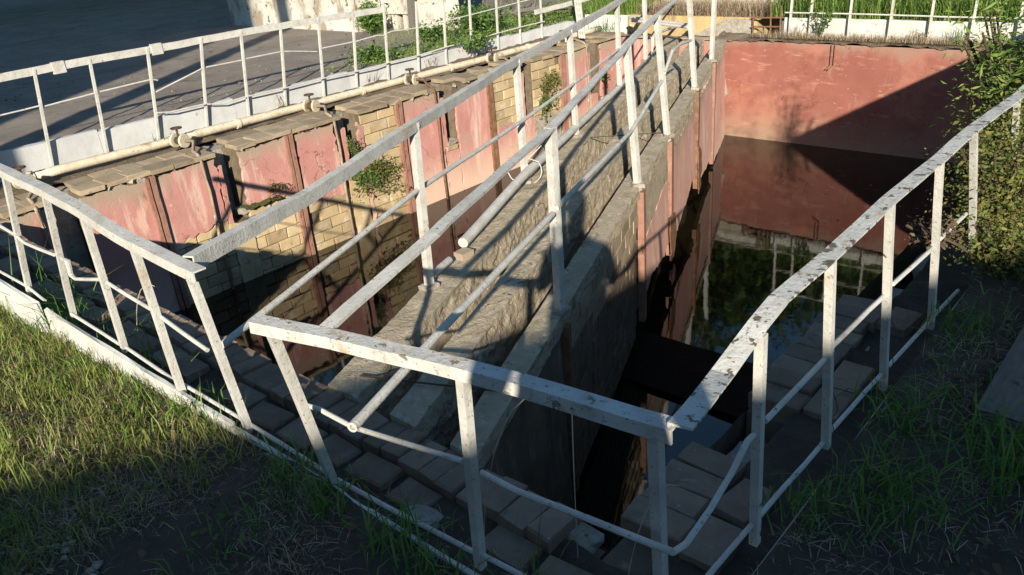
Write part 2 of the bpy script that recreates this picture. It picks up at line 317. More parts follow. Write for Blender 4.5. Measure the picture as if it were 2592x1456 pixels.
def water_mat():
    m = bpy.data.materials.new('still_dark_water')
    m.use_nodes = True
    nt = m.node_tree
    b = nt.nodes['Principled BSDF']
    b.inputs['Base Color'].default_value = (.010, .008, .004, 1)
    b.inputs['Roughness'].default_value = .035
    b.inputs['IOR'].default_value = 1.55
    geo = nd(nt, 'ShaderNodeNewGeometry')
    nz = nd(nt, 'ShaderNodeTexNoise')
    nz.inputs['Scale'].default_value = 5
    nz.inputs['Detail'].default_value = 2
    nt.links.new(geo.outputs['Position'], nz.inputs['Vector'])
    bp = nd(nt, 'ShaderNodeBump')
    bp.inputs['Strength'].default_value = .035
    bp.inputs['Distance'].default_value = .02
    nt.links.new(nz.outputs['Fac'], bp.inputs['Height'])
    nt.links.new(bp.outputs[0], b.inputs['Normal'])
    return m
ML['water'] = water_mat()

# ------------------------------------------------------------------ mesh helpers
V = Vector
class MB:
    def __init__(s):
        s.v, s.f = [], []
    def add(s, vs, fs):
        o = len(s.v)
        s.v += [tuple(p) for p in vs]
        s.f += [tuple(i + o for i in f) for f in fs]
        return s
    def box(s, a, b):
        x0, y0, z0 = a; x1, y1, z1 = b
        return s.add([(x0, y0, z0), (x1, y0, z0), (x1, y1, z0), (x0, y1, z0), (x0, y0, z1), (x1, y0, z1), (x1, y1, z1), (x0, y1, z1)],
                     [(0, 3, 2, 1), (4, 5, 6, 7), (0, 1, 5, 4), (1, 2, 6, 5), (2, 3, 7, 6), (3, 0, 4, 7)])
    def sweep(s, path, prof, side=None, closed_ends=True, up=(0, 0, 1)):
        """profile points (side, up) swept along a polyline with mitred joints"""
        P = [V(p) for p in path]
        n, k = len(P), len(prof)
        rings = []
        for i in range(n):
            t0 = (P[i] - P[i - 1]).normalized() if i else (P[1] - P[0]).normalized()
            t1 = (P[i + 1] - P[i]).normalized() if i < n - 1 else t0
            t = (t0 + t1).normalized()
            u = V(up)
            if abs(t.dot(u)) > .95:
                u = V((0, 1, 0)) if abs(t.y) < .8 else V((1, 0, 0))
            sd = t.cross(u).normalized()
            uu = sd.cross(t).normalized()
            kx = 1.0 / max(.5, t.dot(t1))
            rings.append([P[i] + sd * (a * kx) + uu * b for a, b in prof])
        vs = [p for r in rings for p in r]
        fs = []
        for i in range(n - 1):
            for j in range(k):
                j2 = (j + 1) % k
                fs.append((i * k + j, i * k + j2, (i + 1) * k + j2, (i + 1) * k + j))
        if closed_ends:
            fs.append(tuple(range(k - 1, -1, -1)))
            fs.append(tuple((n - 1) * k + j for j in range(k)))
        return s.add(vs, fs)
    def tube(s, path, r, n=8, ends=True):
        prof = [(r * math.cos(2 * math.pi * i / n), r * math.sin(2 * math.pi * i / n)) for i in range(n)]
        return s.sweep(path, prof, closed_ends=ends)
    def lathe(s, c, axis, prof, n=16):
        """profile (radius, along axis)"""
        ax = V(axis).normalized()
        a = ax.orthogonal().normalized(); b = ax.cross(a)
        k = len(prof); vs = []; fs = []
        for i in range(n):
            th = 2 * math.pi * i / n
            for r, h in prof:
                vs.append(V(c) + ax * h + (a * math.cos(th) + b * math.sin(th)) * r)
        for i in range(n):
            for j in range(k - 1):
                i2 = (i + 1) % n
                fs.append((i * k + j, i2 * k + j, i2 * k + j + 1, i * k + j + 1))
        return s.add(vs, fs)
    def plate(s, poly, d0, d1, axis='x'):
        """outline in the other two axes, extruded from d0 to d1 along the axis"""
        def pt(a, b, d):
            return (d, a, b) if axis == 'x' else ((a, d, b) if axis == 'y' else (a, b, d))
        n = len(poly)
        vs = [pt(a, b, d0) for a, b in poly] + [pt(a, b, d1) for a, b in poly]
        fs = [tuple(range(n)), tuple(range(2 * n - 1, n - 1, -1))]
        for i in range(n):
            j = (i + 1) % n
            fs.append((i, i + n, j + n, j))
        return s.add(vs, fs)
    def build(s, name, m, parent=None, smooth=False, label=None, kind=None):
        me = bpy.data.meshes.new(name)
        off = parent.matrix_basis.translation if parent else V((0, 0, 0))
        gp = parent.parent if parent else None
        while gp:
            off = off + gp.matrix_basis.translation
            gp = gp.parent
        me.from_pydata([(p[0] - off.x, p[1] - off.y, p[2] - off.z) for p in s.v], [], s.f)
        me.validate()
        import bmesh
        bm = bmesh.new(); bm.from_mesh(me)
        bmesh.ops.recalc_face_normals(bm, faces=bm.faces)
        bm.to_mesh(me); bm.free()
        me.materials.append(ML[m])
        if smooth:
            me.shade_smooth()
        o = bpy.data.objects.new(name, me)
        COL.objects.link(o)
        if parent:
            o.parent = parent
        if label: o['label'] = label
        if kind: o['kind'] = kind
        return o

def thing(name, label, cat, loc=(0, 0, 0), group=None):
    o = bpy.data.objects.new(name, None)
    o.empty_display_size = .1
    COL.objects.link(o)
    o.location = loc
    o['label'] = label; o['category'] = cat
    if group: o['group'] = group
    return o

def tag(o, label=None, cat=None, group=None, kind=None):
    if label: o['label'] = label
    if cat: o['category'] = cat
    if group: o['group'] = group
    if kind: o['kind'] = kind
    return o

def fast_mesh(name, verts, quads=None, tris=None, m='grass', parent=None, smooth=False):
    me = bpy.data.meshes.new(name)
    off = np.array(parent.location) if parent else np.zeros(3)
    verts = np.asarray(verts, dtype=np.float32) - off.astype(np.float32)
    parts, starts, c = [], [], 0
    if quads is not None and len(quads):
        parts.append(quads.ravel()); starts.append(np.arange(len(quads)) * 4); c = len(quads) * 4
    if tris is not None and len(tris):
        parts.append(tris.ravel()); starts.append(c + np.arange(len(tris)) * 3)
    loops = np.concatenate(parts).astype(np.int32); st = np.concatenate(starts).astype(np.int32)
    me.vertices.add(len(verts)); me.vertices.foreach_set('co', verts.ravel())
    me.loops.add(len(loops)); me.loops.foreach_set('vertex_index', loops)
    me.polygons.add(len(st)); me.polygons.foreach_set('loop_start', st)
    me.update(calc_edges=True); me.validate()
    me.materials.append(ML[m])
    if smooth: me.shade_smooth()
    o = bpy.data.objects.new(name, me)
    COL.objects.link(o)
    if parent: o.parent = parent
    return o

def blades(base, h, wd, lean=.5, droop=.3, seed=0):
    """grass blades: base (n,3), heights (n,); returns verts, quads, tris"""
    g = np.random.default_rng(seed)
    n = len(base)
    h = np.broadcast_to(h, (n,)); wd = np.broadcast_to(wd, (n,))
    th = g.uniform(0, 2 * np.pi, n)
    ln = np.abs(g.normal(0, lean, n))
    dirv = np.stack([np.cos(th), np.sin(th), np.zeros(n)], 1)
    ph = th + np.pi / 2 + g.normal(0, .5, n)
    sd = np.stack([np.cos(ph), np.sin(ph), np.zeros(n)], 1) * (wd / 2)[:, None]
    ang = np.clip(ln, 0, 1.35)
    up = np.array([0, 0, 1.0])
    p1 = base + (dirv * np.sin(ang)[:, None] + up * np.cos(ang)[:, None]) * (h * .5)[:, None]
    a2 = np.clip(ang + droop * g.uniform(.3, 1.8, n), 0, 2.2)
    p2 = p1 + (dirv * np.sin(a2)[:, None] + up * np.cos(a2)[:, None]) * (h * .5)[:, None]
    vs = np.stack([base - sd, base + sd, p1 + sd * .8, p1 - sd * .8, p2], 1).reshape(-1, 3)
    i = np.arange(n)[:, None] * 5
    return vs, i + np.array([[0, 1, 2, 3]]), i + np.array([[3, 2, 4]])

def leaves(pos, size, seed=0, flat=.5, asp=.5):
    """folded leaves: two triangles each"""
    g = np.random.default_rng(seed)
    n = len(pos)
    size = np.broadcast_to(size, (n,))[:, None]
    a = g.normal(size=(n, 3)); a[:, 2] *= flat
    a /= np.linalg.norm(a, axis=1)[:, None]
    b = np.cross(a, g.normal(size=(n, 3))); b /= np.linalg.norm(b, axis=1)[:, None]
    c = np.cross(a, b)
    vs = np.stack([pos, pos + a * size * .5 + b * size * asp * .5 + c * size * .12, pos + a * size, pos + a * size * .5 - b * size * asp * .5 + c * size * .12], 1).reshape(-1, 3)
    i = np.arange(n)[:, None] * 4
    tr = np.concatenate([i + np.array([[0, 1, 2]]), i + np.array([[0, 2, 3]])], 0)
    return vs, tr

def ragged(poly, step=.06, amp=.015, seed=0, keep=()):
    """roughen a closed outline; edges whose start index is in keep stay straight"""
    g = random.Random(seed)
    out = []
    n = len(poly)
    for i in range(n):
        a, b = poly[i], poly[(i + 1) % n]
        L = math.hypot(b[0] - a[0], b[1] - a[1])
        k = 1 if i in keep else max(1, int(L / step))
        for j in range(k):
            t = j / k
            am = 0 if (i in keep or j == 0) else amp
            out.append((a[0] + (b[0] - a[0]) * t + g.uniform(-am, am), a[1] + (b[1] - a[1]) * t + g.uniform(-am, am)))
    return out

def rough_grid(fn, nu, nv, amp, sc, seed=0.0):
    """grid of points fn(u,v)->(point, normal) pushed by noise"""
    vs, fs = [], []
    for i in range(nu + 1):
        for j in range(nv + 1):
            p, n = fn(i / nu, j / nv)
            p = V(p)
            q = p * sc + V((seed, 0, 0))
            vs.append(p + V(n) * (noise.noise(q) * .6 + noise.noise(q * 2.7) * .4) * amp)
    for i in range(nu):
        for j in range(nv):
            a = i * (nv + 1) + j
            fs.append((a, a + nv + 1, a + nv + 2, a + 1))
    return vs, fs

# shared brick meshes: a box of unit size with worn upper edges (20 triangles)
def brick_mesh(name, m, seed):
    g = random.Random(seed)
    j = lambda a=.025: g.uniform(-a, a)
    c = .035
    vs = []
    for z, ins in ((-.5, 0), (.5 - c * 2, 0), (.5, c)):
        for sx, sy in ((-1, -1), (1, -1), (1, 1), (-1, 1)):
            vs.append((sx * (.5 - ins * .6) + j(), sy * (.5 - ins) + j(), z + (j(.06) if z > 0 else 0)))
    fs = [(3, 2, 1, 0), (8, 9, 10, 11)]
    for k in (0, 4):
        for i in range(4):
            i2 = (i + 1) % 4
            fs.append((k + i, k + i2, k + 4 + i2, k + 4 + i))
    me = bpy.data.meshes.new(name)
    me.from_pydata(vs, [], fs)
    me.materials.append(ML[m])
    return me
BR = {m: [brick_mesh('brick', m, i * 7 + len(m)) for i in range(6)] for m in ('brick_y', 'brick_c', 'tile', 'conc_dark', 'mortar', 'weld')}

def brick(parent, c, size, m, rot=(0, 0, 0), name='brick'):
    o = bpy.data.objects.new(name, random.choice(BR[m]))
    COL.objects.link(o)
    o.parent = parent
    o.location = V(c) - (parent.location if parent else V((0, 0, 0)))
    o.rotation_euler = rot
    o.scale = size
    return o

# ------------------------------------------------------------------ setting: ground, road, water
WZ = -1.65            # water level
def zg(x, y):
    if y < 1.2:
        return -.03 - .2 * min(1, max(0, (-2.3 - x) / 2.6))
    if x < -8.2:
        return -.015 * max(0, min(y - 3, 8)) - .01
    return -.01
def sheet(name, x0, x1, y0, y1, step, m, dz=0.0, amp=.015):
    nx, ny = max(1, int((x1 - x0) / step)), max(1, int((y1 - y0) / step))
    vs, fs = [], []
    for i in range(nx + 1):
        for j in range(ny + 1):
            x, y = x0 + (x1 - x0) * i / nx, y0 + (y1 - y0) * j / ny
            vs.append((x, y, zg(x, y) + dz + amp * noise.noise(V((x * 3, y * 3, dz))) + amp * .5 * noise.noise(V((x * 9, y * 9, 1)))))
    for i in range(nx):
        for j in range(ny):
            a = i * (ny + 1) + j
            fs.append((a, a + ny + 1, a + ny + 2, a + 1))
    return vs, fs
g = MB()
g.add(*sheet('g', -8.36, 3.0, -3.0, 1.17, .08, 'soil'))
g.add(*sheet('g', -.69, 3.0, 1.17, 12.0, .1, 'soil'))
g.add([(-90, -70, -.12), (90, -70, -.12), (90, -3, -.12), (-90, -3, -.12)], [(0, 1, 2, 3)])
g.add([(3, -3, -.03), (90, -3, -.03), (90, 90, -.03), (3, 90, -.03)], [(0, 1, 2, 3)])
g.add(*sheet('g', -8.36, 3.0, 12.35, 16, .3, 'soil'))
g.add([(-90, 16, -.03), (3, 16, -.03), (3, 90, -.03), (-90, 90, -.03)], [(0, 1, 2, 3)])
g.add([(-5.2, 11.06, -.03), (3.0, 11.06, -.03), (3.0, 12.36, -.03), (-5.2, 12.36, -.03)], [(0, 1, 2, 3)])
tag(g.build('ground', 'soil', smooth=True), kind='structure')
g = MB()
g.add(*sheet('road', -16, -8.36, -3.0, 14, .16, 'road', .0, .012))
g.add([(-90, -3, -.12), (-16, -3, -.12), (-16, 16, -.12), (-90, 16, -.12)], [(0, 1, 2, 3)])
tag(g.build('road', 'road', smooth=True), kind='structure')
g = MB()
g.add([(-7.6, 1.5, WZ), (-.9, 1.5, WZ), (-.9, 11.0, WZ), (-7.6, 11.0, WZ)], [(0, 1, 2, 3)])
tag(g.build('water', 'water'), kind='structure')

# ------------------------------------------------------------------ kerbs
def kerb(name, label, boxes, m):
    t = thing(name, label, 'kerb', boxes[0][0])
    for a, b in boxes:
        n = 10
        L = 0 if abs(b[0] - a[0]) > abs(b[1] - a[1]) else 1
        mb = MB()
        prof = []
        for i in range(n + 1):
            f = i / n
            w1, w2 = (random.uniform(-.006, .006) for _ in range(2))
            if L == 0:
                x = a[0] + (b[0] - a[0]) * f
                ring = [(x, a[1], a[2]), (x, b[1], a[2]), (x, b[1] - .006, b[2] + w1), (x, a[1] + .006, b[2] + w2)]
            else:
                y = a[1] + (b[1] - a[1]) * f
                ring = [(a[0], y, a[2]), (b[0], y, a[2]), (b[0] - .006, y, b[2] + w1), (a[0] + .006, y, b[2] + w2)]
            prof += ring
        fs = [(i * 4 + j, i * 4 + (j + 1) % 4, (i + 1) * 4 + (j + 1) % 4, (i + 1) * 4 + j) for i in range(n) for j in range(4)]
        fs += [(0, 1, 2, 3), tuple(n * 4 + j for j in (3, 2, 1, 0))]
        mb.add(prof, fs).build('kerb_panel', m, t)
    return t
kerb('front_kerb', 'low whitewashed kerb along the grass under the nearest railing', [((-7.2, 1.14, -.6), (-4.50, 1.17, -.012)), ((-4.40, 1.14, -.6), (-2.6, 1.17, -.015)), ((-2.597, 1.14, -.6), (-.66, 1.17, -.025))], 'kerb')
kerb('side_kerb', 'narrow dirty kerb beside the dark soil right of the brick edge', [((-.705, 1.173, -.6), (-.675, 4.1, -.03)), ((-.705, 4.103, -.6), (-.675, 10.97, -.03))], 'kerb_grey')
bx = []
y = 1.6
for L in (1.55, 1.5, 1.6, 1.45, 1.6, 1.5, 1.62):
    zt = .015 - .0145 * (y + L / 2 - 2.5)
    bx.append(((-8.36, y, -.6), (-8.28, y + L - .004, zt)))
    y += L
kerb('roadside_kerb', 'long grey white kerb between the road and the cream pipe', bx, 'kerb_grey')
kerb('far_kerb', 'bright white kerb below the tall grass above the red wall', [((-4.80, 10.985, -.6), (-3.5, 11.055, .0)), ((-3.497, 10.985, -.6), (-2.2, 11.055, .0)), ((-2.197, 10.985, -.6), (-.78, 11.055, -.005))], 'kerb')
kerb('corner_kerb', 'short white kerb behind grass at the far left corner', [((-8.27, 11.16, -.6), (-7.46, 11.24, -.05)), ((-7.45, 11.25, -.6), (-7.38, 13.8, -.06))], 'kerb')

# ------------------------------------------------------------------ left retaining wall (pitch 1.53 m)
XF = -7.30
lw = thing('retaining_wall', 'long pink plastered pit wall with cream bricks showing, below the cream pipe', 'wall', (-7.6, 1.6, -1.8))
YA = [2.47 + 1.53 * i for i in range(7)]
mb = MB()
mb.box((-8.27, 1.2, -2.2), (-7.56, 10.95, -.31))              # back mass
mb.build('wall_core', 'mortar', lw)
mb = MB()
segs = [(1.65, 2.22)] + [(YA[i], YA[i + 1] - .24) for i in range(5)] + [(YA[5], 10.82)]
for a, b in segs:
    mb.box((-7.557, a, -2.2), (-7.335, b, -.29))
for i in range(1, 6):
    mb.box((-7.555, YA[i] - .237, -2.2), (-7.34, YA[i] - .003, -1.02))
mb.build('pier', 'joint', lw)
def pl(poly, seed, m='pink', amp=.022, keep=(), d=0.0, name='plaster_panel', th=.036):
    mb = MB().plate(ragged(poly, .05, amp, seed, keep), XF - th + d, XF + d)
    return mb.build(name, m, lw)
TOP, BOT = -.318, -2.2
a0 = YA[0]
pl([(1.70, BOT), (2.22, BOT), (2.22, TOP), (1.70, TOP)], 1, amp=.012)
# bay 0
pl([(a0, BOT), (a0 + .66, BOT), (a0 + .68, -1.02), (a0 + 1.29, -.93), (a0 + 1.29, TOP), (a0, TOP)], 2)
# bay 1
a = YA[1]
pl([(a + .02, -.90), (a + .66, -.93), (a + .66, TOP), (a + .02, TOP)], 3)
pl([(a + .70, -1.10), (a + 1.20, -1.12), (a + 1.20, TOP), (a + .70, TOP)], 4)
# bay 2: brick left of the stiffener, pink right of it
a = YA[2]
pl([(a, BOT), (a + .07, BOT), (a + .05, -1.0), (a + .08, -.45), (a, -.38)], 5)
pl([(a + .70, BOT), (a + 1.29, BOT), (a + 1.29, TOP), (a + .70, TOP)], 6, amp=.01)
# bay 3
a = YA[3]
pl([(a + .02, BOT), (a + .62, BOT), (a + .62, TOP), (a + .35, TOP - .02), (a + .1, -.42), (a + .03, -.6)], 7, amp=.015)
pl([(a + .67, BOT), (a + 1.22, BOT), (a + 1.22, -1.02), (a + .67, -1.0)], 8, amp=.01)
# bay 4
a = YA[4]
pl([(a + .66, BOT), (a + 1.29, BOT), (a + 1.29, TOP), (a + .66, TOP)], 9, amp=.015)
pl([(a + .02, BOT), (a + .62, BOT), (a + .6, -1.12), (a + .3, -1.05), (a + .02, -1.1)], 19, 'mortar', .03)
# bay 5
a = YA[5]
pl([(a + .1, BOT), (10.8, BOT), (10.8, TOP), (a + .1, TOP)], 10, amp=.02)
# thin strips of plaster down the far side of each niche
for i in range(1, 6):
    a = YA[i]
    pl([(a - .235, -.42), (a - .18, -.40), (a - .19, -1.0), (a - .235, -1.0)], 30 + i, amp=.008)
    pl([(a - .24, BOT), (a, BOT), (a, -1.03), (a - .24, -1.0)], 40 + i, 'brick_y' if i in (1, 2) else 'pink', .012)
def bricks(y0, y1, z0, z1, holes=(), sd=0):
    g = random.Random(sd)
    ch, bl = .124, .262
    z = z1; r = 0
    while z > z0:
        y = y0 - (bl * .5 if r % 2 else 0)
        while y < y1 - .03:
            ya, yb = max(y, y0), min(y + bl, y1)
            if yb - ya > .05 and not any(h[0] < (ya + yb) / 2 < h[1] and h[2] < z - ch / 2 < h[3] for h in holes) and g.random() > .025:
                dx = g.uniform(-.012, .008)
                brick(lw, (XF - .035 + dx, (ya + yb) / 2, z - ch / 2), (yb - ya - .010, ch - .010, .05), 'brick_y', (math.pi / 2, 0, math.pi / 2))
            y += bl
        z -= ch; r += 1
bricks(a0 + .66, a0 + 1.29, -1.72, -.95, sd=1)
bricks(YA[1], YA[1] + .665, -1.72, -.88, sd=2)
bricks(YA[1] + .70, YA[1] + 1.29, -1.72, -1.08, sd=3)
bricks(YA[2] + .05, YA[2] + .66, -1.74, -.31, sd=4)
bricks(YA[3] + .67, YA[3] + 1.29, -1.02, -.30, sd=5)
bricks(YA[4] + .02, YA[4] + .64, -1.12, -.30, sd=6)
# ledge of broken brick at the bottom of the second niche and the fourth
brick(lw, (-7.38, YA[3] - .12, -.98), (.2, .18, .04), 'mortar', (.1, 0, .1), 'ledge')
brick(lw, (-7.37, YA[3] - .13, -1.03), (.19, .18, .05), 'brick_y', (0, .1, 0), 'ledge')
brick(lw, (-7.40, YA[1] + .12, -.93), (.16, .4, .06), 'mortar', (0, -.1, .1), 'ledge')
brick(lw, (-7.36, YA[1] + .56, -.66), (.10, .06, .24), 'tile', (0, 0, 0), 'plaster_patch')
# paired rusty stiffeners
for i, (yy, zt) in enumerate([(3.10, -.30), (4.62, -.29), (6.15, -.29), (7.72, -.31), (9.28, -.3)]):
    mb = MB()
    for k, wdt in ((-.045, .035), (.012, .045)):
        pa = []
        for j in range(15):
            z = zt - j * .1
            pa.append((XF + .012 + .004 * noise.noise(V((z * 6, i, k * 40))), yy + k + .006 * noise.noise(V((z * 5, i * 3, k))), z))
        mb.sweep(pa, [(-wdt / 2, -.02), (wdt / 2, -.02), (wdt / 2, .02), (-wdt / 2, .02)], up=(1, 0, 0))
    mb.build('stiffener', 'rustpink' if i != 3 else 'rust', lw, label='pair of rusty steel strips standing down the plaster')
# coping tiles: two rows on each bay
for i, (a, b) in enumerate(segs):
    n = max(2, round((b - a) / .20))
    for j in range(n):
        for r in range(2):
            if random.random() < .06:
                continue
            L = (b - a) / n
            brick(lw, (XF - .11 - r * .235 + random.uniform(-.012, .012) + .03, a + (j + .5) * L + (.05 if r else 0), -.268 + random.uniform(-.006, .008)),
                  (.225, L - .006, .045), 'tile', (random.uniform(-.02, .02), random.uniform(-.025, .025), random.uniform(-.03, .03)), 'coping_tile')
# crumbled mortar along the top edge
for i, (a, b) in enumerate(segs):
    for j in range(int((b - a) / .1)):
        if random.random() < .5:
            s_ = random.uniform(.03, .07)
            brick(lw, (XF - .02, a + .05 + j * .1, -.295), (s_, s_ * 1.5, s_ * .6), 'mortar', (random.uniform(-.4, .4), .3, random.uniform(0, 3)), 'mortar_lump')
mb = MB().add(*rough_grid(lambda u, v: ((-8.285 + u * .53, 1.25 + v * 9.6, -.235 - .02 * u), (0, 0, 1)), 8, 150, .04, 5))
tag(mb.build('soil_strip', 'earth', smooth=True), kind='structure')

# ------------------------------------------------------------------ far wall, right wall, front wall of the pit
fw = thing('far_pit_wall', 'tall red painted concrete wall at the far end of the water', 'wall', (-3.4, 10.9, -1.8))
mb = MB().add(*rough_grid(lambda u, v: ((-5.75 + u * 4.6, 10.80, -2.1 + v * 1.81), (0, -1, 0)), 120, 50, .010, 3))
mb.box((-5.75, 10.83, -2.1), (-1.15, 10.95, -.30))
mb.build('wall_face', 'red', fw, smooth=False)
def fpl(poly, seed, d=.012, m='red', amp=.02):
    MB().plate(ragged(poly, .05, amp, seed), 10.80 - d, 10.83, 'y').build('plaster_patch', m, fw)
MB().plate(ragged([(-5.74, -1.70), (-5.62, -1.7), (-5.60, -1.2), (-5.5, -1.05), (-5.55, -.82), (-5.66, -.75), (-5.68, -.3), (-5.74, -.3)], .05, .015, 5), 10.765, 10.83, 'y').build('broken_corner', 'mortar', fw)
mb = MB()
for j in range(2):
    mb.tube([(-4.05 + j * .045, 10.775, -.29), (-4.05 + j * .045, 10.772, -.55), (-4.09 + j * .03, 10.74, -.60)], .008, 6)
mb.build('iron_hook', 'rust', fw)
mb = MB().tube([(-5.68, 10.75, -.32), (-5.68, 10.75, -1.6)], .014, 6)
mb.build('corner_pipe', 'mortar', fw)
mb = MB().add(*rough_grid(lambda u, v: ((-5.75 + u * 4.9, 10.775 + v * .25, -.275 + .045 * v), (0, 0, 1)), 110, 8, .05, 7))
tag(mb.build('soil_bank', 'earth', smooth=True), kind='structure')
ew = thing('left_end_wall', 'pinkish grey end wall closing the left pool behind the walkway', 'wall', (-6.5, 10.9, -1.8))
MB().add(*rough_grid(lambda u, v: ((-7.45 + u * 1.69, 10.84, -2.1 + v * 1.8), (0, -1, 0)), 20, 18, .02, 4)).build('wall_face', 'pink', ew)
MB().box((-7.45, 10.86, -2.1), (-5.76, 11.0, -.3)).build('wall_core', 'conc', ew)

rw = thing('right_pit_wall', 'dark damp wall dropping into black water below the brick edge', 'wall', (-1.1, 6, -1.8))
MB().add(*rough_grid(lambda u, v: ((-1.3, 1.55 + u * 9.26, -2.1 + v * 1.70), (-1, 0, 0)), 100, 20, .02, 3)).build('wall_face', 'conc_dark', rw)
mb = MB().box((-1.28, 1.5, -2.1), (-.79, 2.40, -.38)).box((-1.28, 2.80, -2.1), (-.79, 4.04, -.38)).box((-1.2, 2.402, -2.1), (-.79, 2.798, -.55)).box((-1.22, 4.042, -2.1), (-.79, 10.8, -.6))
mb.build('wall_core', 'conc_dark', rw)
def coping(parent, rows, m='brick_c'):
    for c, size, rz in rows:
        brick(parent, c, size, m, (random.uniform(-.03, .03), random.uniform(-.03, .03), rz + random.uniform(-.06, .06)))
rows = []
for y0, y1, n in ((1.86, 2.39, 4), (2.83, 3.95, 9)):  # brick row rescaled about the camera to the lower coping level
    L = (y1 - y0) / n
    for j in range(n):
        rows.append(((-1.19 + random.uniform(-.015, .015), y0 + (j + .5) * L, -.335 + random.uniform(-.012, .012)), (.23, L - .010, .08), 0))
for y in (1.95, 2.18, 2.95, 3.18, 3.84):
    rows.append(((-.985, y, -.345 + random.uniform(-.015, .015)), (.14, .215, .08), random.uniform(-.1, .1)))
coping(rw, rows)

pw = thing('front_pit_wall', 'shaded near wall of the pit capped with two rows of brown bricks', 'wall', (-4, 1.6, -1.8))
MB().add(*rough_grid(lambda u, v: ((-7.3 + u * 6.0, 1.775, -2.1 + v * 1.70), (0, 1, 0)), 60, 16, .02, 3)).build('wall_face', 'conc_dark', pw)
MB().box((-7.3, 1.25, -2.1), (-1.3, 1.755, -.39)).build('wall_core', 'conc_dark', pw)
rows = []
x = -7.25
while x < -1.42:
    L = random.uniform(.100, .127)
    rows.append(((x + L / 2, 1.692 + random.uniform(-.010, .010), -.338 + random.uniform(-.010, .010)), (L - random.choice((.005, .007, .014)), .178, .08), 0))
    x += L
x = -7.2
while x < -1.4:
    L = random.uniform(.20, .25)
    if random.random() < .78:
        rows.append(((x + L / 2, 1.515 + random.uniform(-.02, .02), -.352 + random.uniform(-.02, .008)), (L - .015, .13, .08), random.uniform(-.10, .10)))
    x += L + random.choice((0, .01, .03))
coping(pw, rows)
mb = MB().add(*rough_grid(lambda u, v: ((-7.3 + u * 6.62, 1.165 + v * .52, -.352), (0, 0, 1)), 130, 9, .032, 8))
mb.add(*rough_grid(lambda u, v: ((-1.09 + u * .40, 1.4 + v * 9.4, -.338), (0, 0, 1)), 5, 170, .05, 8))
tag(mb.build('soil_trench', 'soil', smooth=True), kind='structure')

# beam across the right pool
cb = thing('cross_beam', 'black slimy beam lying across the right pool at water level', 'beam', (-2.2, 4.7, -1.8))
MB().add(*rough_grid(lambda u, v: ((-3.75 + u * 2.46, 4.36 + v * .70, WZ + .035), (0, 0, 1)), 40, 12, .012, 5)).build('beam_top', 'slime', cb)
MB().box((-3.75, 4.365, -2.1), (-1.29, 5.055, WZ + .02)).build('beam_body', 'slime', cb)

# ------------------------------------------------------------------ walkway: three rough concrete beams stepping down to the right
wk = thing('walkway', 'rough stepped concrete walkway running diagonally between the two pools', 'walkway', (-3.5, 5, -1.8))
def ux(u, y, z): return (u - .4 * y, y, z)
NR = (.928, .371, 0)
def beam(u0, u1, zt, zb, ub, seed, amp, m='conc'):
    Y0, Y1 = 1.785, 10.78
    n = 420
    vs, fs = [], []
    # ring across: left bottom, left top, across, right top, down, right bottom
    ring = [(u0, zb, -1, 0)] + [(u0 + (u1 - u0) * k / 8, zt, 0, 1) for k in range(9)] + [(u1 + (ub - u1) * k / 12, zt + (zb - zt) * k / 12, 1, 0) for k in range(1, 13)]
    k = len(ring)
    for i in range(n + 1):
        y = Y0 + (Y1 - Y0) * i / n
        for (u, z, nu, nz) in ring:
            p = V(ux(u, y, z))
            q = V((p.x * 14, p.y * 7, p.z * 22)) + V((seed, 0, 0))
            d = (noise.noise(q * .5) * .35 + noise.noise(q) * .4 + noise.noise(q * 2.3) * .4) * amp * (.45 if nz else 1)
            p += V((.928 * nu, .371 * nu, nz)) * d
            vs.append(p)
    for i in range(n):
        for j in range(k - 1):
            a = i * k + j
            fs.append((a, a + k, a + k + 1, a + 1))
    fs.append(tuple(range(k))); fs.append(tuple(n * k + j for j in range(k - 1, -1, -1)))
    MB().add(vs, fs).build('concrete_beam', m, wk)
beam(-2.19, -1.98, -.28, -.64, -1.965, 1, .030)  # beam edges from image pixels, rescaled about the camera to coping level
beam(-1.75, -1.585, -.28, -.64, -1.57, 11, .030)
beam(-1.375, -1.225, -.28, -.385, -1.225, 21, .016)
Y0, Y1 = 1.79, 10.77
vs = [ux(-2.17, Y0, -2.1), ux(-1.43, Y0, -2.1), ux(-1.30, Y0, -.62), ux(-2.17, Y0, -.60), ux(-2.17, Y1, -2.1), ux(-1.43, Y1, -2.1), ux(-1.30, Y1, -.62), ux(-2.17, Y1, -.60)]
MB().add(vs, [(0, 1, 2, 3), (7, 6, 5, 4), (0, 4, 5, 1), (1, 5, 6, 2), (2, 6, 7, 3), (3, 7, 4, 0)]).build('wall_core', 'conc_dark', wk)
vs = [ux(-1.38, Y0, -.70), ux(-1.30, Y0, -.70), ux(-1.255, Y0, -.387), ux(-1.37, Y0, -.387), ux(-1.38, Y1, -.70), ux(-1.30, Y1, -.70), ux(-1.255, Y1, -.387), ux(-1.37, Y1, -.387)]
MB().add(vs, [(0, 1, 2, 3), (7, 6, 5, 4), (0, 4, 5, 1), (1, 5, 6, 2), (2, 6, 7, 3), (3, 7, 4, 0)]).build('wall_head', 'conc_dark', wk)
MB().add(*rough_grid(lambda u, v: (ux(-2.20, 1.79 + u * 8.97, -2.1 + v * 1.79), (-.928, -.371, 0)), 90, 16, .03, 4)).build('left_face', 'conc_dark', wk)
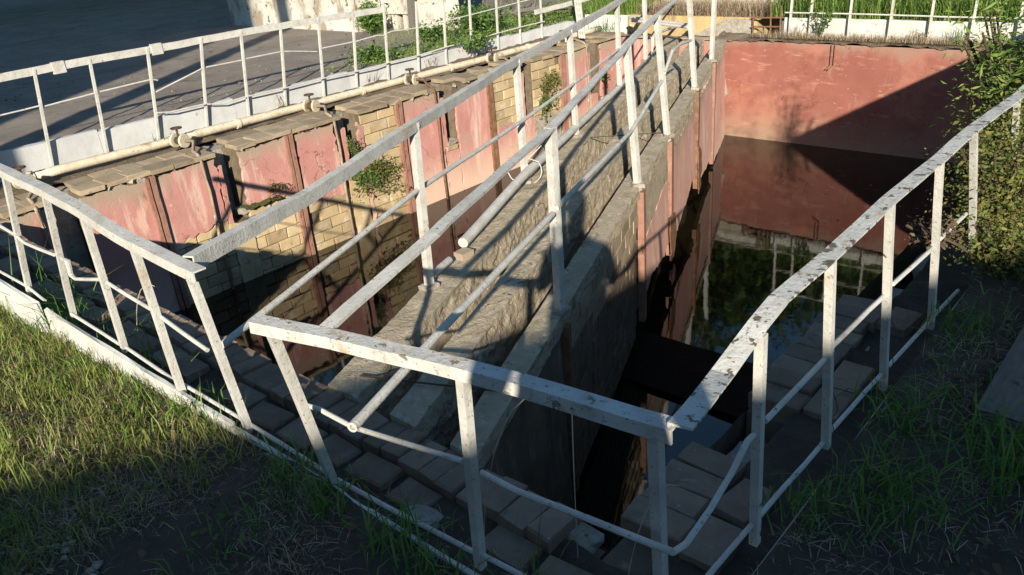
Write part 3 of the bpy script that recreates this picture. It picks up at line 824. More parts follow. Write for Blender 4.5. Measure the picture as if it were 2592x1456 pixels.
def wplate(poly, seed, m, u0=-1.232, th=.05, amp=.02, name='plaster_panel', batter=-.03):
    """plate standing in the walkway's right face; outline in (y, z); leans in a little towards the bottom"""
    pts = ragged(poly, .06, amp, seed)
    n = len(pts)
    f = lambda z: u0 + max(-1, (z + .35) / 1.3) * batter * 1.0
    vs = [ux(f(z), y, z) for y, z in pts] + [ux(f(z) - th, y, z) for y, z in pts]
    fs = [tuple(range(n)), tuple(range(2 * n - 1, n - 1, -1))] + [(i, i + n, (i + 1) % n + n, (i + 1) % n) for i in range(n)]
    return MB().add(vs, fs).build(name, m, wk)
wplate([(5.03, -1.30), (5.28, -1.20), (5.88, -1.32), (6.12, -1.28), (6.12, -.66), (5.6, -.72), (5.03, -.80)], 51, 'pink_pale')
wplate([(5.03, -.78), (5.6, -.70), (6.12, -.64), (6.12, -.39), (5.03, -.39)], 52, 'conc', th=.045, name='bare_concrete')
wplate([(6.32, -1.38), (6.64, -1.34), (6.91, -1.31), (7.4, -1.25), (7.55, -1.19), (7.80, -1.26), (7.80, -.44), (6.32, -.50)], 53, 'pink_pale')
wplate([(6.32, -.49), (7.80, -.43), (7.80, -.39), (6.32, -.39)], 56, 'conc', th=.045, amp=.01, name='bare_concrete')
wplate([(8.02, -1.36), (8.4, -1.42), (8.72, -1.46), (9.28, -1.42), (9.28, -.42), (8.02, -.46)], 57, 'pink_pale')
wplate([(9.42, -1.62), (10.7, -1.66), (10.7, -.40), (9.42, -.40)], 54, 'pink_pale')
wplate([(1.80, -1.9), (2.90, -1.9), (2.90, -.40), (1.80, -.40)], 55, 'conc_dark', th=.03, amp=.01, name='damp_panel')
# courses of dark bricks in the shaded near stretch
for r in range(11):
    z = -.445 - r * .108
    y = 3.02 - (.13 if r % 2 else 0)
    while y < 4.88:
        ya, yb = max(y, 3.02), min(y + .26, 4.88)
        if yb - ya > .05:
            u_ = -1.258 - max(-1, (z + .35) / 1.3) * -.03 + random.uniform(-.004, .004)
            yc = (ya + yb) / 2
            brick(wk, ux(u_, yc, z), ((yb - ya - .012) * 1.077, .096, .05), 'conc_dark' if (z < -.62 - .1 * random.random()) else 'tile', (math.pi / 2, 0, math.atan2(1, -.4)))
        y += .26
for i, (yy, zt, wd) in enumerate([(2.97, -.36, .05), (4.95, -.34, .085), (6.20, -.33, .12), (7.90, -.30, .11), (9.35, -.30, .09)]):
    pa = [ux(-1.214, yy + .008 * noise.noise(V((z * 4, i, 0))), z) for z in [zt - k * .1 for k in range(12 if i < 4 else 14)]]
    mb = MB().sweep(pa, [(-wd / 2, -.03), (wd / 2, -.03), (wd / 2, .02), (-wd / 2, .02)], up=NR)
    mb.build('stiffener', 'rustpink' if i not in (0, 3) else 'rust', wk, label='rusty upright steel strip on the walkway side')
# torn edges of steel sheeting hanging at the far stiffeners
wplate([(6.02, -1.0), (6.30, -1.05), (6.36, -1.30), (6.24, -1.33), (6.20, -1.42), (6.05, -1.38)], 61, 'rust', u0=-1.195, th=.01, name='torn_sheet')
wplate([(7.84, -.9), (8.06, -1.0), (8.12, -1.25), (8.0, -1.30), (8.05, -1.40), (7.85, -1.45)], 62, 'rust', u0=-1.195, th=.01, name='torn_sheet')
wplate([(6.36, -1.30), (6.6, -1.38), (6.62, -1.5), (6.5, -1.62), (6.36, -1.60)], 63, 'rustpink', u0=-1.26, th=.02, name='torn_sheet')
# bracket that carries the white pipe on the left ledge
mb = MB().box((-3.43, 3.17, -.29), (-3.35, 3.27, -.235))
mb.build('pipe_bracket', 'pink', wk)

# ------------------------------------------------------------------ railings
SQ = lambda a: [(-a, -a), (a, -a), (a, a), (-a, a)]
def angle(wd, lip, sgn, t=.006):
    """angle iron: flat top, lip hanging on one side"""
    h = wd / 2
    pr = [(-h, 0), (h, 0), (h, -lip), (h - t, -lip), (h - t, -t), (-h, -t)]
    pr = [(sgn * a, b) for a, b in pr]
    return pr if sgn > 0 else pr[::-1]
def dense(path, step=.10, amp=.0055, seed=0):
    out = []
    for i in range(len(path) - 1):
        a, b = V(path[i]), V(path[i + 1])
        k = max(1, int((b - a).length / step))
        for j in range(k):
            p = a.lerp(b, j / k)
            q = p * 4 + V((seed, 0, 0))
            out.append(p + V((noise.noise(q), noise.noise(q + V((9, 0, 0))), noise.noise(q + V((0, 9, 0))))) * amp)
    out.append(V(path[-1]))
    return out
def railing(name, label, posts, rail, prof, mids, lows, pr=.015, mr=.009, lr=.008, m='paint', mrail=None, post_prof=None, group=None):
    t = thing(name, label, 'railing', posts[0][0], group)
    for i, (b, tp) in enumerate(posts):
        b, tp = V(b), V(tp)
        mb = MB().sweep(dense([b - V((0, 0, .04)), tp], .2, .002, i), post_prof or SQ(pr))
        mb.build('post', m, t)
        if pr > .018:
            brick(t, (tp.x, tp.y, tp.z - .014), (.045, .042, .02), 'weld', (.15, .1, i * 1.1), 'weld')
    for r in (rail if isinstance(rail[0][0], (tuple, list)) else [rail]):
        MB().sweep(dense(r), prof).build('handrail', mrail or m, t)
    for i, q in enumerate(mids):
        MB().tube(dense(q, .15, .003, i), mr, 8).build('mid_rail', m, t)
    for i, q in enumerate(lows):
        MB().tube(dense(q, .15, .003, i), lr, 8).build('bottom_rod', m, t)
    return t
f1 = railing('railing', 'white railing beside the sunlit grass at the near left corner', D['fl_post'], D['fl_rail'], angle(.05, .04, 1), D['fl_mid'], D['fl_low'], .0135, .0085, .0085)

f2 = railing('railing', 'flaking white railing nearest the viewer between the gate gap and the corner', D['fr_post'], D['fr_rail'], angle(.048, .036, 1), D['fr_mid'], D['fr_low'], .0135, .0085, .008, 'paint', 'paint_front')
f3 = railing('railing', 'flaking white railing along the right brick edge beside the vines', D['r_post'] + [((-.74, 5.1, 0), (-.75, 4.95, .70)), ((-.74, 5.7, 0), (-.75, 5.65, .70)), ((-.74, 6.3, 0), (-.75, 6.3, .70))], D['r_rail'], angle(.054, .012, -1), D['r_mid'], D['r_low'], .0125, .0085, .008, 'paint', 'paint_flaky')
f4 = railing('railing', 'long white railing in front of the road above the cream pipe', D['l_post'], [D['l_rail'], D['l_rail2']], angle(.012, .07, 1), D['l_mid'], D['l_low'], .012, .0075, .0085)
for q in (.0, 1.0):
    pass
for y in (2.9, 3.86):
    MB().box((-8.245, y, .60), (-8.205, y + .11, .705)).build('splice_plate', 'paint', f4)
fp = [(p[0], (p[0][0] + .02, 10.93, .75)) for p in D['f_post']] + [((-2.0, 10.93, -.2), (-2.0, 10.93, .75)), ((-1.5, 10.93, -.2), (-1.5, 10.93, .75)), ((-1.0, 10.93, -.2), (-1.0, 10.93, .75))]
railing('railing', 'thin white railing in front of the tall grass above the red wall', fp, [(-4.72, 10.93, .75), (-1.0, 10.93, .75)], angle(.04, .03, 1), [[(-4.7, 10.92, .38), (-1.0, 10.92, .36)]], [[*D['f_low'], (-1.0, 10.92, .06)]], .013, .009, .010)
wl = railing('railing', 'straight white handrail along the left side of the walkway', D['wl_post'], D['wl_rail'], angle(.045, .055, 1), [], [], .0205, m='paint')
MB().tube(dense(D['wl_mid'], .3, .003), .0145, 10).build('mid_rail', 'paint', wl)
wr = railing('railing', 'bent white handrail with tilted posts along the right side of the walkway', D['wr_post'], D['wr_rail'], angle(.045, .012, 1), [], [], .022, m='paint')
for q in D['wr_mid']:
    MB().tube(dense(q, .3, .003), .0145, 10, ends=True).build('mid_rail', 'paint', wr)
for par, key in ((wl, 'wl_post'), (wr, 'wr_post')):
    for i, (b, tp) in enumerate(D[key]):
        brick(par, (b[0], b[1], -.272), (.09, .085, .03), 'mortar', (.08, -.05, i * .7), 'post_foot')
# the open pipe end welded on the near rail
e0, e1 = V(D['wr_mid'][0][0]), V(D['wr_mid'][0][1])
dd = (e0 - e1).normalized()
MB().lathe(e0 + dd * .001, dd, [(.0075, -.03), (.0085, .012), (.0155, .012), (.0155, -.03)], 12).build('pipe_end', 'paint', wr, label='open end of the mid rail tube')
wp = thing('white_pipe', 'white pipe lying on the left ledge of the walkway', 'pipe', D['w_pipe'][0])
MB().tube(dense(D['w_pipe'], .3, .004), .034, 12).build('pipe_run', 'paint', wp)
MB().tube(D['w_pipe2'], .022, 10).build('pipe_stub', 'paint', wp)
bp_ = thing('bent_pipe', 'white bent pipe end rising at the far left end of the walkway', 'pipe', D['w_bend'][0][0])
MB().tube(D['w_bend'][0], .02, 10).build('pipe_run', 'paint', bp_)
for i, (a, b) in enumerate(D['rods']):
    MBx = MB().tube(dense([a, b], .1, .003, i), .0042, 6)
    tag(MBx.build('tie_rod', 'iron'), ['thin rusty rod lying across the sunlit middle of the walkway', 'thin rusty rod lying across the shaded near end of the walkway'][i], 'rod')
c0 = V(D['wl_post'][1][0])
pts = [c0 + V((.14 * math.cos(a) * .928, .14 * math.cos(a) * .371, .10 + .12 * math.sin(a))) for a in [k * math.pi / 9 + 2.0 for k in range(15)]]
pts += [c0 + V((.05, .0, .2)), c0 + V((.1, .1, .28))]
tag(MB().tube(pts, .004, 6).build('wire_loop', 'paint'), 'loop of pale wire hanging at the second left post of the walkway', 'wire')
for i, q in enumerate(D['farpipes']):
    tag(MB().tube(dense(q, .3, .003), .022, 8).build('loose_pipe', 'paint'), ['upper of two white pipes lying at the far end of the walkway', 'lower of two white pipes lying at the far end of the walkway'][i], 'pipe')

# ------------------------------------------------------------------ cream water pipe, valves, drop pipes
mp = thing('water_pipe', 'long cream painted water pipe along the top of the pink wall', 'pipe', (-7.86, 2.3, -.17))
PX, PZ = -7.86, -.165
prev = 2.34
vy = [2.20, 3.66, 5.25, 6.77, 8.28, 9.87]
mb_path = [(PX, y, PZ - .008 * (y - 2.3) + .008 * noise.noise(V((y * 1.3, 0, 0)))) for y in [2.3 + .3 * k for k in range(30)]]
MB().tube(mb_path, .042, 14).build('pipe_run', 'pipe', mp, smooth=True)
for y in (2.32, 4.4, 6.1, 7.6, 9.2):
    MB().lathe((PX, y, PZ - .008 * (y - 2.3)), (0, 1, 0), [(.04, -.02), (.054, -.02), (.054, .02), (.04, .02)], 14).build('pipe_collar', 'pipe', mp)
WH = ['first gate valve on the cream pipe, partly behind the near left handrail', 'second gate valve, its wheel casting a shadow on the cream pipe', 'third gate valve on the cream pipe, beside green weeds',
      'fourth gate valve on the cream pipe, tangled in dry stems', 'fifth gate valve on the cream pipe, with a small creeper', 'sixth gate valve, farthest along the cream pipe']
DL = ['first drop pipe, bent down the pink wall at the left edge', 'second drop pipe, bent over the coping beside the first dark niche', 'third drop pipe, beside the green creeper in the niche',
      'fourth drop pipe, at the middle of the pink wall behind the handrail', 'fifth drop pipe, between pale brick and leafy brick', 'sixth drop pipe, farthest from the viewer']
for i, y in enumerate(vy):
    z = PZ - .008 * (y - 2.3)
    v = thing('gate_valve', WH[i], 'valve', (PX + .12, y, z), 'gate valves on the cream pipe')
    ax = V((.95, .3, 0)).normalized()
    c = V((PX + .07, y, z + .01))
    MB().lathe(c, ax, [(.0, -.02), (.05, -.02), (.05, 0), (.035, .012), (.045, .05), (.035, .09), (.0, .09)], 14).build('valve_body', 'iron', v, smooth=False)
    for k in (0, .115):
        MB().lathe(c + ax * k, ax, [(0, -.012), (.068, -.012), (.068, .012), (0, .012)], 18).build('flange', 'pipe', v)
    top = c + ax * .05
    MB().tube([top, top + V((0, 0, .13))], .011, 6).build('stem', 'iron', v)
    hw = MB()
    rim = [top + V((.05 * math.cos(a), .05 * math.sin(a), .125)) for a in [k * math.pi / 6 for k in range(13)]]
    hw.tube(rim, .008, 6)
    for k in range(4):
        a = k * math.pi / 2
        hw.tube([top + V((0, 0, .127)), top + V((.05 * math.cos(a), .05 * math.sin(a), .125))], .006, 5)
    hw.build('handwheel', 'iron', v)
    yd = y - .05 if i else 2.10
    s0 = c + ax * .12
    pth = [s0, s0 + ax * .12, V((XF - .08, yd, -.215)), V((XF - .01, yd, -.235)), V((XF + .035, yd, -.29)), V((XF + .04, yd + .005, -.6)), V((XF + .038, yd - .01, -1.1)), V((XF + .04, yd, -1.75))]
    dp = MB().tube(pth, .016, 9).build('drop_pipe', 'rust' if i == 3 else 'pipe_old', smooth=True)
    tag(dp, DL[i], 'pipe', 'drop pipes bent down the pink wall')

# ------------------------------------------------------------------ far end: yellow walls, pipe frame, pale wall
yw = thing('yellow_wall', 'low stained yellow wall at the far end of the walkway', 'wall', (-6.2, 11.2, -.4))
MB().add(*rough_grid(lambda u, v: ((-7.4 + u * 2.14, 11.13, -.4 + v * .37), (0, -1, 0)), 30, 8, .02, 4)).build('wall_face', 'yellow', yw)
MB().box((-7.4, 11.15, -.5), (-5.26, 11.95, -.04)).build('wall_body', 'yellow', yw)
MB().add([(-6.25, 11.10, -.3), (-5.30, 11.10, -.3), (-5.30, 11.10, -.06), (-5.7, 11.10, -.05), (-6.25, 11.128, -.3), (-5.30, 11.128, -.3), (-5.30, 11.128, -.06), (-5.7, 11.128, -.05)],
         [(0, 1, 2, 3), (7, 6, 5, 4), (0, 4, 5, 1), (1, 5, 6, 2), (2, 6, 7, 3), (3, 7, 4, 0)]).build('grey_wedge', 'mortar', yw)  # grey wedge laid over the lower right of the yellow face
MB().add(*rough_grid(lambda u, v: ((-7.4 + u * 2.2, 10.80 + v * .36, -.31), (0, 0, 1)), 30, 8, .04, 4)).build('landing', 'earth').__setitem__('kind', 'structure')
MB().box((-5.26, 10.95, -.55), (-4.81, 11.1, -.26)).build('soil_block', 'earth').__setitem__('kind', 'structure')
pf = thing('pipe_frame', 'rusty thin pipe frame in the gap left of the white far kerb', 'frame', (-5.1, 11.0, -.3))
mb = MB()
for a, b in [((-5.28, 11.05, -.32), (-5.28, 11.05, .02)), ((-5.0, 11.02, -.3), (-5.02, 11.02, .18)), ((-4.86, 11.0, -.3), (-4.86, 11.0, .15)), ((-5.3, 11.04, -.02), (-4.82, 11.0, .0)), ((-5.3, 11.04, -.14), (-4.82, 11.0, -.12))]:
    mb.tube([a, b], .012, 6)
mb.build('frame_bars', 'rust', pf)
pwall = thing('pale_wall', 'pale yellow low wall beyond the brown dry creeper at the far end', 'wall', (-6, 12.2, -.1))
MB().box((-7.35, 12.0, -.2), (-5.1, 12.33, .55)).build('wall_body', 'palewall', pwall)
MB().box((-7.36, 11.97, .55), (-5.08, 12.36, .60)).build('wall_cap', 'mortar', pwall)
ww = thing('whitewashed_wall', 'peeling whitewashed wall beyond the road at the top', 'wall', (-12, 9.2, 0))
MB().add(*rough_grid(lambda u, v: ((-15.5 + u * 4.0, 9.05, -.2 + v * 2.3), (0, -1, 0)), 40, 24, .03, 2)).build('wall_face', 'palewall', ww)
MB().add(*rough_grid(lambda u, v: ((-11.5 + u * 1.9, 9.62, -.2 + v * 2.0), (0, -1, 0)), 20, 20, .03, 2)).build('side_bay', 'palewall', ww)
MB().box((-15.5, 9.08, -.2), (-11.5, 9.6, 2.1)).build('wall_body', 'palewall', ww)
cs = thing('concrete_stand', 'small pale concrete stand beside the bush beyond the road', 'stand', (-10.85, 9.5, 0))
MB().box((-11.02, 9.42, -.15), (-10.90, 9.7, .16)).build('support', 'palewall', cs)
MB().box((-10.74, 9.42, -.15), (-10.66, 9.7, .16)).build('support', 'palewall', cs)
MB().box((-11.08, 9.38, .162), (-10.60, 9.74, .40)).build('block', 'palewall', cs)
for i, (x, y, h, tx, lab) in enumerate([(-11.62, 9.15, 1.3, 0, 'dark wooden post at the corner of the whitewashed wall'), (-10.52, 9.4, .9, .05, 'brown plank leaning beside the concrete stand')]):
    mb = MB().sweep([(x, y, -.15), (x + tx, y + .03, h)], [(-.06, -.03), (.06, -.03), (.06, .03), (-.06, .03)])
    tag(mb.build(['wooden_post', 'leaning_plank'][i], 'wood'), lab, ['post', 'plank'][i])
mb = MB()
for k in range(5):
    a = V((-10.15 + k * .2, 10.3 + .2 * k, -.05)); mb.tube([a, a + V((-.3 + .1 * k, .35, .5 + .06 * k))], .018, 6)
    mb.tube([a + V((.2, .3, .02)), a + V((.9, .9 - .2 * k, .1))], .02, 6)
tag(mb.build('brushwood', 'wood'), 'heap of dry grey branches behind the weeds by the road', 'brushwood')
sp = thing('slotted_post', 'white slotted angle post leaning at the end of the cream pipe', 'post', (-7.52, 10.06, -.2))
mb = MB()
for k in (-.045, .0, .045):
    mb.sweep([(-7.52 + k, 10.06, -.22), (-7.60 + k, 10.0, .95)], [(-.014, -.008), (.014, -.008), (.014, .008), (-.014, .008)])
for j in range(14):
    f = (j + .5) / 14
    mb.box((-7.565 - .08 * f, 10.052 - .06 * f, -.22 + 1.17 * f - .03), (-7.475 - .08 * f, 10.066 - .06 * f, -.22 + 1.17 * f + .012))
mb.build('angle_strip', 'paint', sp)

# plank at the right edge, rubble
pk = MB().add(*rough_grid(lambda u, v: ((-.41 + u * .26, 2.66 + v * 2.0, .045), (0, 0, 1)), 6, 30, .006, 6)).box((-.41, 2.66, -.02), (-.15, 4.66, .04))
tag(pk.build('grey_plank', 'wood'), 'grey weathered plank lying on the soil at the right edge', 'plank')
def chunk(c, s, m, seed):
    g = random.Random(seed)
    import bmesh
    bm = bmesh.new()
    bmesh.ops.create_icosphere(bm, subdivisions=2, radius=1)
    mb = MB()
    vs = []
    for v in bm.verts:
        q = v.co.copy()
        f = .75 + .35 * noise.noise(q * 1.6 + V((seed * 3.1, 0, 0))) + .12 * noise.noise(q * 4 + V((0, seed, 0)))
        q = V((max(-.75, min(.75, q.x)), max(-.75, min(.75, q.y)), max(-.6, min(.6, q.z)))) * f
        vs.append((c[0] + q.x * s[0], c[1] + q.y * s[1], c[2] + q.z * s[2]))
    fs = [tuple(v.index for v in f.verts) for f in bm.faces]
    bm.free()
    return mb.add(vs, fs).build('rubble', m)
for i, (c, s, lab) in enumerate([((-1.17, 2.60, -.50), (.14, .19, .15), 'big pale mortar lump in the gap of the right brick edge'),
                                 ((-1.0, 3.50, -.36), (.08, .13, .06), 'pale mortar lump beside the fourth post of the right railing'),
                                 ((-1.33, 2.50, -.47), (.07, .08, .04), 'thin broken shard jutting over the blue water'),
                                 ((-1.93, 1.46, -.345), (.13, .07, .035), 'flat grey mortar slab by the near kerb under the middle post'),
                                 ((-1.40, 1.74, -.36), (.14, .09, .05), 'white mortar slab at the near right corner of the brick edge'),
                                 ((-1.1, 4.3, -.46), (.14, .2, .12), 'grey concrete lump past the end of the right bricks'),
                                 ((-1.12, 4.9, -.5), (.15, .25, .15), 'larger grey concrete lump under the vines')]):
    tag(chunk(c, s, 'mortar', i + 2), lab, 'rubble', 'lumps of broken mortar')
MB().box((0, 0, 0), (0, 0, 0))

# ------------------------------------------------------------------ vegetation
def scatter(n, x0, x1, y0, y1, dens=None, sd=0):
    g = np.random.default_rng(sd)
    p = np.stack([g.uniform(x0, x1, n), g.uniform(y0, y1, n)], 1)
    if dens is not None:
        p = p[g.uniform(size=len(p)) < np.array([dens(a, b) for a, b in p])]
    return p
def withz(p, dz=-.005):
    return np.column_stack([p, [zg(a, b) + dz for a, b in p]])
# sunlit lawn at the near left: cut blades lying every way, greener tips
def lawn_d(x, y):
    e = (-2.5 - x) * 1.3 + .15 * noise.noise(V((x * 3, y * 3, 0)))
    return min(1, max(.0, e + .35)) 
p = scatter(42000, -6.3, -1.9, -.4, 1.16, lawn_d, 1)
g1 = np.random.default_rng(3)
b = withz(p)
cl_ = np.array([noise.noise(V((a * 5, c * 5, 4))) + .5 * noise.noise(V((a * 13, c * 13, 2))) for a, c in p])
vs, q, t = blades(b, g1.uniform(.03, .10, len(b)) * np.clip(1 + cl_ * 1.3, .35, 2.0), g1.uniform(.0025, .0065, len(b)), .9, .9, 4)
tag(fast_mesh('lawn_grass', vs, q, t, 'lawnmix'), kind='stuff')
p = scatter(15000, -6.3, -1.9, -.4, 1.16, lambda x, y: lawn_d(x, y) * min(1, max(.05, .45 + 1.6 * noise.noise(V((x * 4, y * 4, 6))))), 105)
vs, q, t = blades(withz(p, .012), g1.uniform(.03, .09, len(p)), g1.uniform(.002, .004, len(p)), 1.6, 1.3, 106)
tag(fast_mesh('lawn_thatch', vs, q, t, 'straw'), kind='stuff')
p = scatter(1500, -6.0, -1.9, -.3, 1.1, lambda x, y: max(0, 2 * noise.noise(V((x * 3, y * 3, 16)))), 107)
vs, t = leaves(withz(p, .015), g1.uniform(.012, .038, len(p)), 108, .5, .6)
tag(fast_mesh('broad_leaf_weeds', vs, None, t, 'leaf_g'), kind='stuff')
p = scatter(5000, -6.3, -2.0, -.3, 1.16, lawn_d, 5)
b = withz(p)
vs, q, t = blades(b, g1.uniform(.06, .19, len(b)), g1.uniform(.003, .0065, len(b)), .4, .9, 6)
tag(fast_mesh('green_grass', vs, q, t, 'grass'), kind='stuff')
# clippings and straw on the dark soil
cm = lambda x, y: min(1, max(.08, .5 + 1.5 * noise.noise(V((x * 2.6, y * 2.6, 12)))))
p = np.concatenate([scatter(24000, -3.4, 0.4, -.2, 1.15, cm, 8), scatter(17000, -.68, 1.2, .8, 4.6, cm, 9), scatter(900, -7.2, -1.3, 1.26, 1.5, None, 10)])
b = np.column_stack([p, [(zg(a, c) if c < 1.2 or a > -.7 else -.32) + .006 for a, c in p]])
vs, q, t = blades(b, g1.uniform(.015, .10, len(b)) ** 1.0, g1.uniform(.0012, .0032, len(b)), 2.2, .7, 11)
tag(fast_mesh('straw_litter', vs, q, t, 'straw'), kind='stuff')
p = np.concatenate([scatter(600, -5.5, 0.0, -.2, 1.1, None, 12), scatter(350, -.6, .6, 1.2, 4, None, 13), scatter(120, -12, -8.5, 3, 9, None, 133)])
vs, t = leaves(withz(p, .01), g1.uniform(.015, .05, len(p)), 14, .2, .7)
tag(fast_mesh('leaf_litter', vs, None, t, 'leaf_d'), kind='stuff')
# thin green grass on the right
def rd(x, y): return max(0, noise.noise(V((x * 2.5, y * 2.0, 3))) * 2.2 - .1)
p = scatter(5200, -.66, 1.0, 1.0, 5.2, rd, 15)
b = withz(p)
vs, q, t = blades(b, g1.uniform(.05, .21, len(b)), g1.uniform(.003, .010, len(b)), .8, 1.3, 16)
tag(fast_mesh('shade_grass', vs, q, t, 'tall'), kind='stuff')
p = scatter(2600, -3.2, -.4, -.2, 1.1, lambda x, y: max(0, noise.noise(V((x * 2.2, y * 2.2, 8))) * 2 - .2), 17)
b = withz(p)
vs, q, t = blades(b, g1.uniform(.05, .14, len(b)), g1.uniform(.003, .006, len(b)), .5, .5, 18)
tag(fast_mesh('sparse_grass', vs, q, t, 'tall'), kind='stuff')
# tufts one can count along the kerbs
def tuft(name, label, x, y, z, n, h, r, m='tall', lean=.35, sd=0, group=None, wd=.006):
    g = np.random.default_rng(sd + 100)
    bs = np.column_stack([g.normal(x, r, n), g.normal(y, r, n), np.full(n, z)])
    vs, q, t = blades(bs, g.uniform(.35, 1.15, n) * h, g.uniform(.5, 1.3, n) * wd, lean, 1.1, sd)
    o = fast_mesh(name, vs, q, t, m)
    return tag(o, label, 'grass tuft', group)
TF = [(-4.45, 1.22, -.25, 60, .46, .07, 'grass tuft growing through the gap in the near left kerb'),
      (-4.05, 1.34, -.33, 40, .42, .10, 'thin grass tuft behind the third post of the near left railing'),
      (-3.75, 1.12, -.16, 60, .20, .09, 'grass tuft in front of the white kerb below the kinked mid rail'),
      (-3.25, 1.12, -.12, 70, .18, .10, 'grass tuft at the kerb between the fourth and fifth left posts'),
      (-2.85, 1.12, -.10, 70, .18, .08, 'bright grass tuft against the kerb left of the gate gap'),
      (-4.95, 1.28, -.3, 60, .5, .12, 'tall grass tuft at the left edge behind the kerb'),
      (-2.15, 1.10, -.04, 50, .22, .06, 'grass tuft at the kerb below the gate gap'),
      (-1.93, 1.08, -.04, 60, .20, .05, 'grass tuft right of the first post of the flaking railing'),
      (-1.60, 1.10, -.03, 60, .22, .05, 'bright grass tuft at the kerb left of the middle post'),
      (-1.42, 1.05, -.03, 40, .20, .06, 'grass tuft against the middle post of the flaking railing'),
      (-1.15, 1.12, -.03, 60, .22, .10, 'grass tuft at the bottom right of the middle post'),
      (-.95, 1.32, -.33, 70, .30, .10, 'grass tuft inside the near right corner of the railing'),
      (-.66, 1.9, -.02, 60, .18, .06, 'grass tuft at the foot of the first right post'),
      (-.62, 2.55, -.02, 70, .17, .07, 'grass tuft beside the second right post'),
      (-.5, 2.1, -.02, 160, .22, .085, 'lush grass tuft left of the grey plank'),
      (-.2, 2.45, -.02, 260, .26, .12, 'bright green grass tuft in front of the grey plank'),
      (-.58, 3.3, -.02, 80, .2, .09, 'grass tuft beside the fourth right post'),
      (-.35, 3.75, -.02, 90, .22, .12, 'grass tuft by the far end of the right soil patch'),
      (-1.75, .42, -.03, 60, .16, .06, 'grass tuft alone on the dark soil at the bottom'),
      (-1.55, .62, -.03, 50, .14, .05, 'grass tuft in the litter below the middle post'),
      (-2.7, .35, -.03, 60, .13, .06, 'dim grass tuft at the bottom left corner')]
for i, a in enumerate(TF):
    tuft('grass_tuft', a[6], *a[:6], sd=i, group='grass tufts along the railings', lean=.5, wd=.007)
FT = [(-4.62, 10.93, -.22, 30, .26, .04, 'dry grass tuft at the left end of the white far kerb'), (-3.05, 10.9, -.22, 60, .26, .06, 'dry fan shaped tuft at the middle of the far kerb'),
      (-2.62, 10.9, -.22, 40, .34, .05, 'dark arching tuft near the right end of the far kerb'), (-7.75, 10.95, -.25, 90, .30, .14, 'grass tuft in front of the short far left kerb'),
      (-7.9, 3.55, -.2, 26, .22, .05, 'green tuft hanging over the cream pipe by the second valve'), (-8.2, 5.2, -.2, 16, .25, .05, 'dry stems behind the third valve'),
      (-8.2, 6.55, -.2, 22, .26, .06, 'dry stems behind the fourth valve'), (-8.2, 7.6, -.2, 18, .26, .05, 'dry stems bent against the kerb past the fourth valve')]
for i, a in enumerate(FT):
    tuft('grass_tuft', a[6], *a[:6], m='straw' if i in (0, 1, 5, 6, 7) else 'tall', sd=40 + i, group='grass tufts along the pit edges', lean=.55)
# arching dry stems inside the near corner
for i, (x, y, L, th) in enumerate([(-1.62, 1.48, .55, .9), (-1.30, 1.60, .5, 2.2), (-1.05, 1.50, .42, 1.2), (-4.0, 1.4, .42, .6)]):
    pts = [(x + math.cos(th) * L * (k / 8) ** 1.4 * .5, y + math.sin(th) * L * (k / 8) ** 1.4 * .5, -.3 + L * math.sin(k / 8 * 1.9)) for k in range(9)]
    tag(MB().tube(pts, .0022, 4).build('dry_grass_stalk', 'straw'), ['long dry stem leaning over the black water at the walkway side', 'dry stem arching beside the corner post', 'short dry stem below the corner post', 'dry stem curving behind the near left railing'][i], 'stalk')
# litter of dry grass on the far bank and the landing
p = np.concatenate([scatter(5200, -5.2, -1.2, 10.78, 10.97, None, 21)])
b = np.column_stack([p, np.full(len(p), -.235)])
vs, q, t = blades(b, g1.uniform(.04, .13, len(b)), .004, 1.1, .4, 22)
tag(fast_mesh('dry_grass', vs, q, t, 'straw'), kind='stuff')
p = scatter(7000, -7.3, -5.1, 11.2, 11.98, None, 23)
b = np.column_stack([p, np.full(len(p), -.04)])
vs, q, t = blades(b, g1.uniform(.08, .34, len(b)), .005, .9, .8, 24)
tag(fast_mesh('dry_creeper', vs, q, t, 'straw'), kind='stuff')
# tall bright grass beyond the far kerb
p = scatter(30000, -5.1, 1.5, 11.08, 15.2, None, 25)
b = np.column_stack([p, np.full(len(p), -.03)])
vs, q, t = blades(b, g1.uniform(.18, .55, len(b)), g1.uniform(.007, .013, len(b)), .32, .6, 26)
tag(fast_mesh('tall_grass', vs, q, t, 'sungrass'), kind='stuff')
p = scatter(14000, -8.36, -5.2, 12.4, 16, None, 27)
b = np.column_stack([p, np.full(len(p), -.03)])
vs, q, t = blades(b, g1.uniform(.15, .5, len(b)), .009, .35, .6, 28)
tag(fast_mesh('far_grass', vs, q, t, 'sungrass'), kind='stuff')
p = scatter(6000, -8.27, -7.46, 11.26, 13.5, None, 127)
b = np.column_stack([p, np.full(len(p), -.1)])
vs, q, t = blades(b, g1.uniform(.15, .6, len(b)), .008, .3, .5, 128)
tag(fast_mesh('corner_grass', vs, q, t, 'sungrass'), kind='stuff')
MB().add([(-8.27, 11.25, -.1), (-7.46, 11.25, -.1), (-7.46, 13.8, -.1), (-8.27, 13.8, -.1)], [(0, 1, 2, 3)]).build('corner_soil', 'earth').__setitem__('kind', 'structure')
